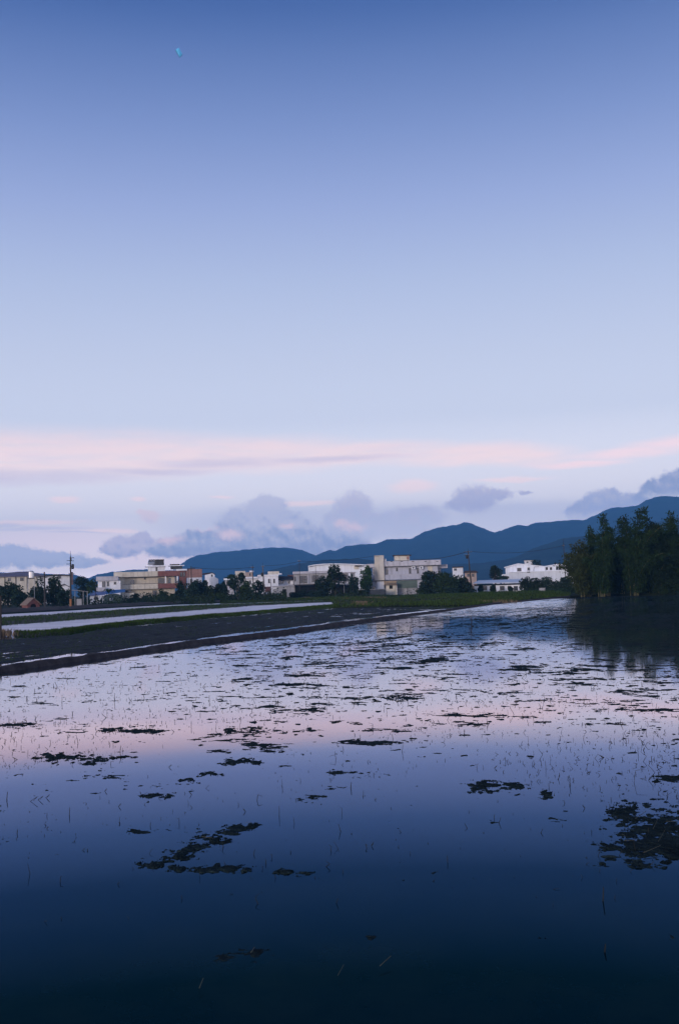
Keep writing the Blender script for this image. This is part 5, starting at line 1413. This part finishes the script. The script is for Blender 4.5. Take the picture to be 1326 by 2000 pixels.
# scrub along the feet of the houses: nobody could count it
SC = []
for (x0, x1, ya, yb, n_) in [(-40, 240, 1172, 1184, 9000), (240, 420, 1172, 1181, 7000), (400, 560, 1166, 1175, 6000), (560, 720, 1158, 1168, 5000), (690, 830, 1157, 1163, 1600), (820, 930, 1154, 1161, 2400), (1015, 1130, 1152, 1158, 2000)]:
    for _ in range(n_):
        g = ground(random.uniform(x0, x1), random.uniform(ya, yb)); hh = abs(random.gauss(0, .7)) * (.6 + 1.2 * float(vnoise(np.array([g.x / 5]), np.array([g.y / 9]), 3)[0]))
        SC.append((g.x, g.y, .16 + hh))
o = leaves('scrub', np.array(SC), .5, LF_D, None); tag(o, kind='stuff')

# ------------------------------------------------------------------ bamboo at the right
def bamboo(px, pytop, hw, D, lean, label, mt_, nc=9, dens=1.0, seed=0, tops=None, leafsz=.55):
    r_ = np.random.default_rng(900 + seed)
    S = Site(px, D); t = S.thing('bamboo', label, 'bamboo', 'bamboo clumps along the far bank')
    H_ = S.Z(px, pytop); W_ = hw / F0 * D
    allC = []; allO = []
    for k in range(nc):
        a = r_.uniform(0, 6.283); rr = r_.uniform(.1, .6) * W_ * .5
        bx, by = math.cos(a) * rr, math.sin(a) * rr * 1.2
        h = H_ * (1.0 if k == 0 else r_.uniform(.5, .93))
        ex = (lean + r_.normal() * .8) * W_ if k else lean * W_; ey = r_.normal() * .9 * W_
        pts_ = []
        for i in range(8):
            f = i / 7; bend = f ** 2.6; dr_ = max(0, f - .72) / .28
            pts_.append((bx + ex * bend * 1.15, by + ey * bend, -.3 + (h + .3) * f - dr_ * dr_ * min(.12 * h, abs(ex) * .5) * (0 if k == 0 else 1)))
        MB().path(pts_, [.055 * (1 - .75 * i / 7) + .012 for i in range(8)], 5).build('culm', M_CULM, t)
        n_ = int(900 * dens * h / 12)
        f = r_.beta(2.0, 1.25, n_) * .99 + .01; f = np.clip(f, .06, 1.0)
        P3 = np.array(pts_); idx = f * 7; i0 = np.clip(idx.astype(int), 0, 6); fr_ = (idx - i0)[:, None]
        c_ = P3[i0] * (1 - fr_) + P3[i0 + 1] * fr_
        # leaves sit in bunches on side branches
        nb = 26; bdir = r_.normal(size=(nb, 3)); bdir /= np.linalg.norm(bdir, axis=1)[:, None]; bi = (f * nb * .999).astype(int); bi = (bi * 7 + r_.integers(0, 3, n_)) % nb
        spread = (np.sin(np.pi * np.clip(f, 0, 1) ** .9) * .75 + .12 + .42 * np.clip((f - .3) / .5, 0, 1)) * W_ * .66
        q = r_.uniform(.05, 1, n_) ** .7
        off = bdir[bi] * (spread * q)[:, None] + r_.normal(size=(n_, 3)) * .28
        off[:, 2] = off[:, 2] * .6 - q * spread * .25
        allC.append(c_ + off)
    C = np.concatenate(allC); C = C[C[:, 2] > .1]
    leaves('foliage', C, leafsz, mt_, t, droop=.75, aspect=.3)
    return t


BAM = [
    (1138, 1062, 22, 164, -.55, 'olive-lit bamboo clump leaning left, at the left end of the bamboo stand', LF_BLIT, 10, 1.2),
    (1150, 1058, 26, 166, -.3, 'dense olive-lit bamboo clump second from the left end', LF_BLIT, 10, 1.3),
    (1158, 1028, 13, 170, -.1, 'slim bamboo spike standing up between the olive-lit clumps', LF_BM, 4, 1.0),
    (1174, 1052, 22, 163, .1, 'low dark bamboo clump with pale culms showing at its foot', LF_BM, 9, 1.2),
    (1185, 1003, 22, 168, .05, 'tall narrow bamboo clump with pointed top, first of the tall ones', LF_BM, 10, 1.1),
    (1212, 1008, 22, 170, .2, 'tall dark bamboo clump with two-pronged top right of the pointed one', LF_BD, 9, 1.1),
    (1238, 988, 30, 166, .55, 'tallest bamboo clump, its tip leaning right', LF_BM, 12, 1.3),
    (1268, 1010, 28, 172, .1, 'dark bamboo clump right of the tallest one', LF_BD, 11, 1.2),
    (1292, 1022, 28, 168, -.1, 'broad dark bamboo clump with low rounded top near the right edge', LF_BD, 11, 1.3),
    (1314, 1003, 26, 170, .1, 'bamboo clump with high crest at the right edge', LF_BM, 12, 1.3),
    (1345, 1012, 32, 168, .1, 'dark bamboo clump cut by the right edge', LF_BD, 12, 1.2),
    (1385, 1000, 34, 170, .1, 'dark bamboo clump just outside the right edge', LF_BD, 12, 1.1),
]
for i, (px, tp, hw, D, ln, lab, mt_, nc, dn) in enumerate(BAM):
    bamboo(px, tp, hw, D, ln, lab, mt_, nc, dn, i)
bamboo(1430, 1010, 40, 172, 0, 'dark bamboo clump far outside the right edge', LF_BD, 10, 1.0, 31)
G3 = 'dark trees behind the bamboo'
for (px, a_, b_, hw, D, lab) in [(1225, 1065, 1164, 26, 186, 'dark tree behind the tallest bamboo, left of two gaps'), (1262, 1058, 1164, 24, 190, 'dark tree behind the bamboo in the middle of the dark thicket'), (1305, 1050, 1164, 30, 186, 'dark tree behind the bamboo near the right edge'), (1345, 1045, 1164, 30, 188, 'dark tree behind the bamboo beyond the right edge'), (1190, 1085, 1164, 22, 184, 'low dark tree behind the pale bamboo culms')]:
    tree(px, a_, b_, hw, D, lab, LF_D, n_=2600, size=.7, lobes=14, group=G3)
SB = []
for _ in range(6000):
    g = ground(random.uniform(1110, 1420), random.uniform(1156.5, 1161)); SB.append((g.x, g.y + random.uniform(0, 12), .16 + abs(random.gauss(0, .7))))
o = leaves('undergrowth', np.array(SB), .5, LF_BD, None, droop=.2); tag(o, kind='stuff')

# ------------------------------------------------------------------ the pale kite high in the sky
D_ = 62.0
d = ray(350, 102.5); c_ = EYE + d * D_
k_ = bpy.data.objects.new('kite', None); col.objects.link(k_)
ky = d.normalized(); kx = ky.cross(Vector((0, 0, 1))).normalized(); kz = kx.cross(ky)
k_.matrix_world = Matrix.Translation(c_) @ Matrix((kx, ky, kz)).transposed().to_4x4() @ Matrix.Rotation(R(14), 4, 'Z') @ Matrix.Rotation(R(-16), 4, 'X')
tag(k_, 'tiny pale blue kite alone high in the clear sky at upper left', 'kite')
px_m = D_ / F0
w_, h_ = 5.8 * px_m, 7.8 * px_m
sail = MB(); t_ = .012; bow = .05
out = [(-w_, h_ * .55), (w_ * .05, h_), (w_, -h_ * .35), (w_ * .15, -h_)]
sail.add([(x, -t_, z) for x, z in out] + [(0, -bow, 0)] + [(x, t_, z) for x, z in out] + [(0, t_ - bow, 0)], [(i, (i + 1) % 4, 4) for i in range(4)] + [((i + 1) % 4 + 5, i + 5, 9) for i in range(4)] + [(i, i + 5, (i + 1) % 4 + 5, (i + 1) % 4) for i in range(4)])
sail.build('sail', mat('kite_cloth', (.14, .58, .95), .6, .1, 2), k_)
MB().tube((-w_, .02, h_ * .55), (w_ * .15, .02, -h_), .022, n=6).build('spar', mat('kite_edge', (.04, .22, .36), .6, .1, 2), k_); MB().tube((w_ * .15, .02, -h_), (w_, .02, -h_ * .35), .02, n=6).build('spar', MATS['kite_edge'], k_)
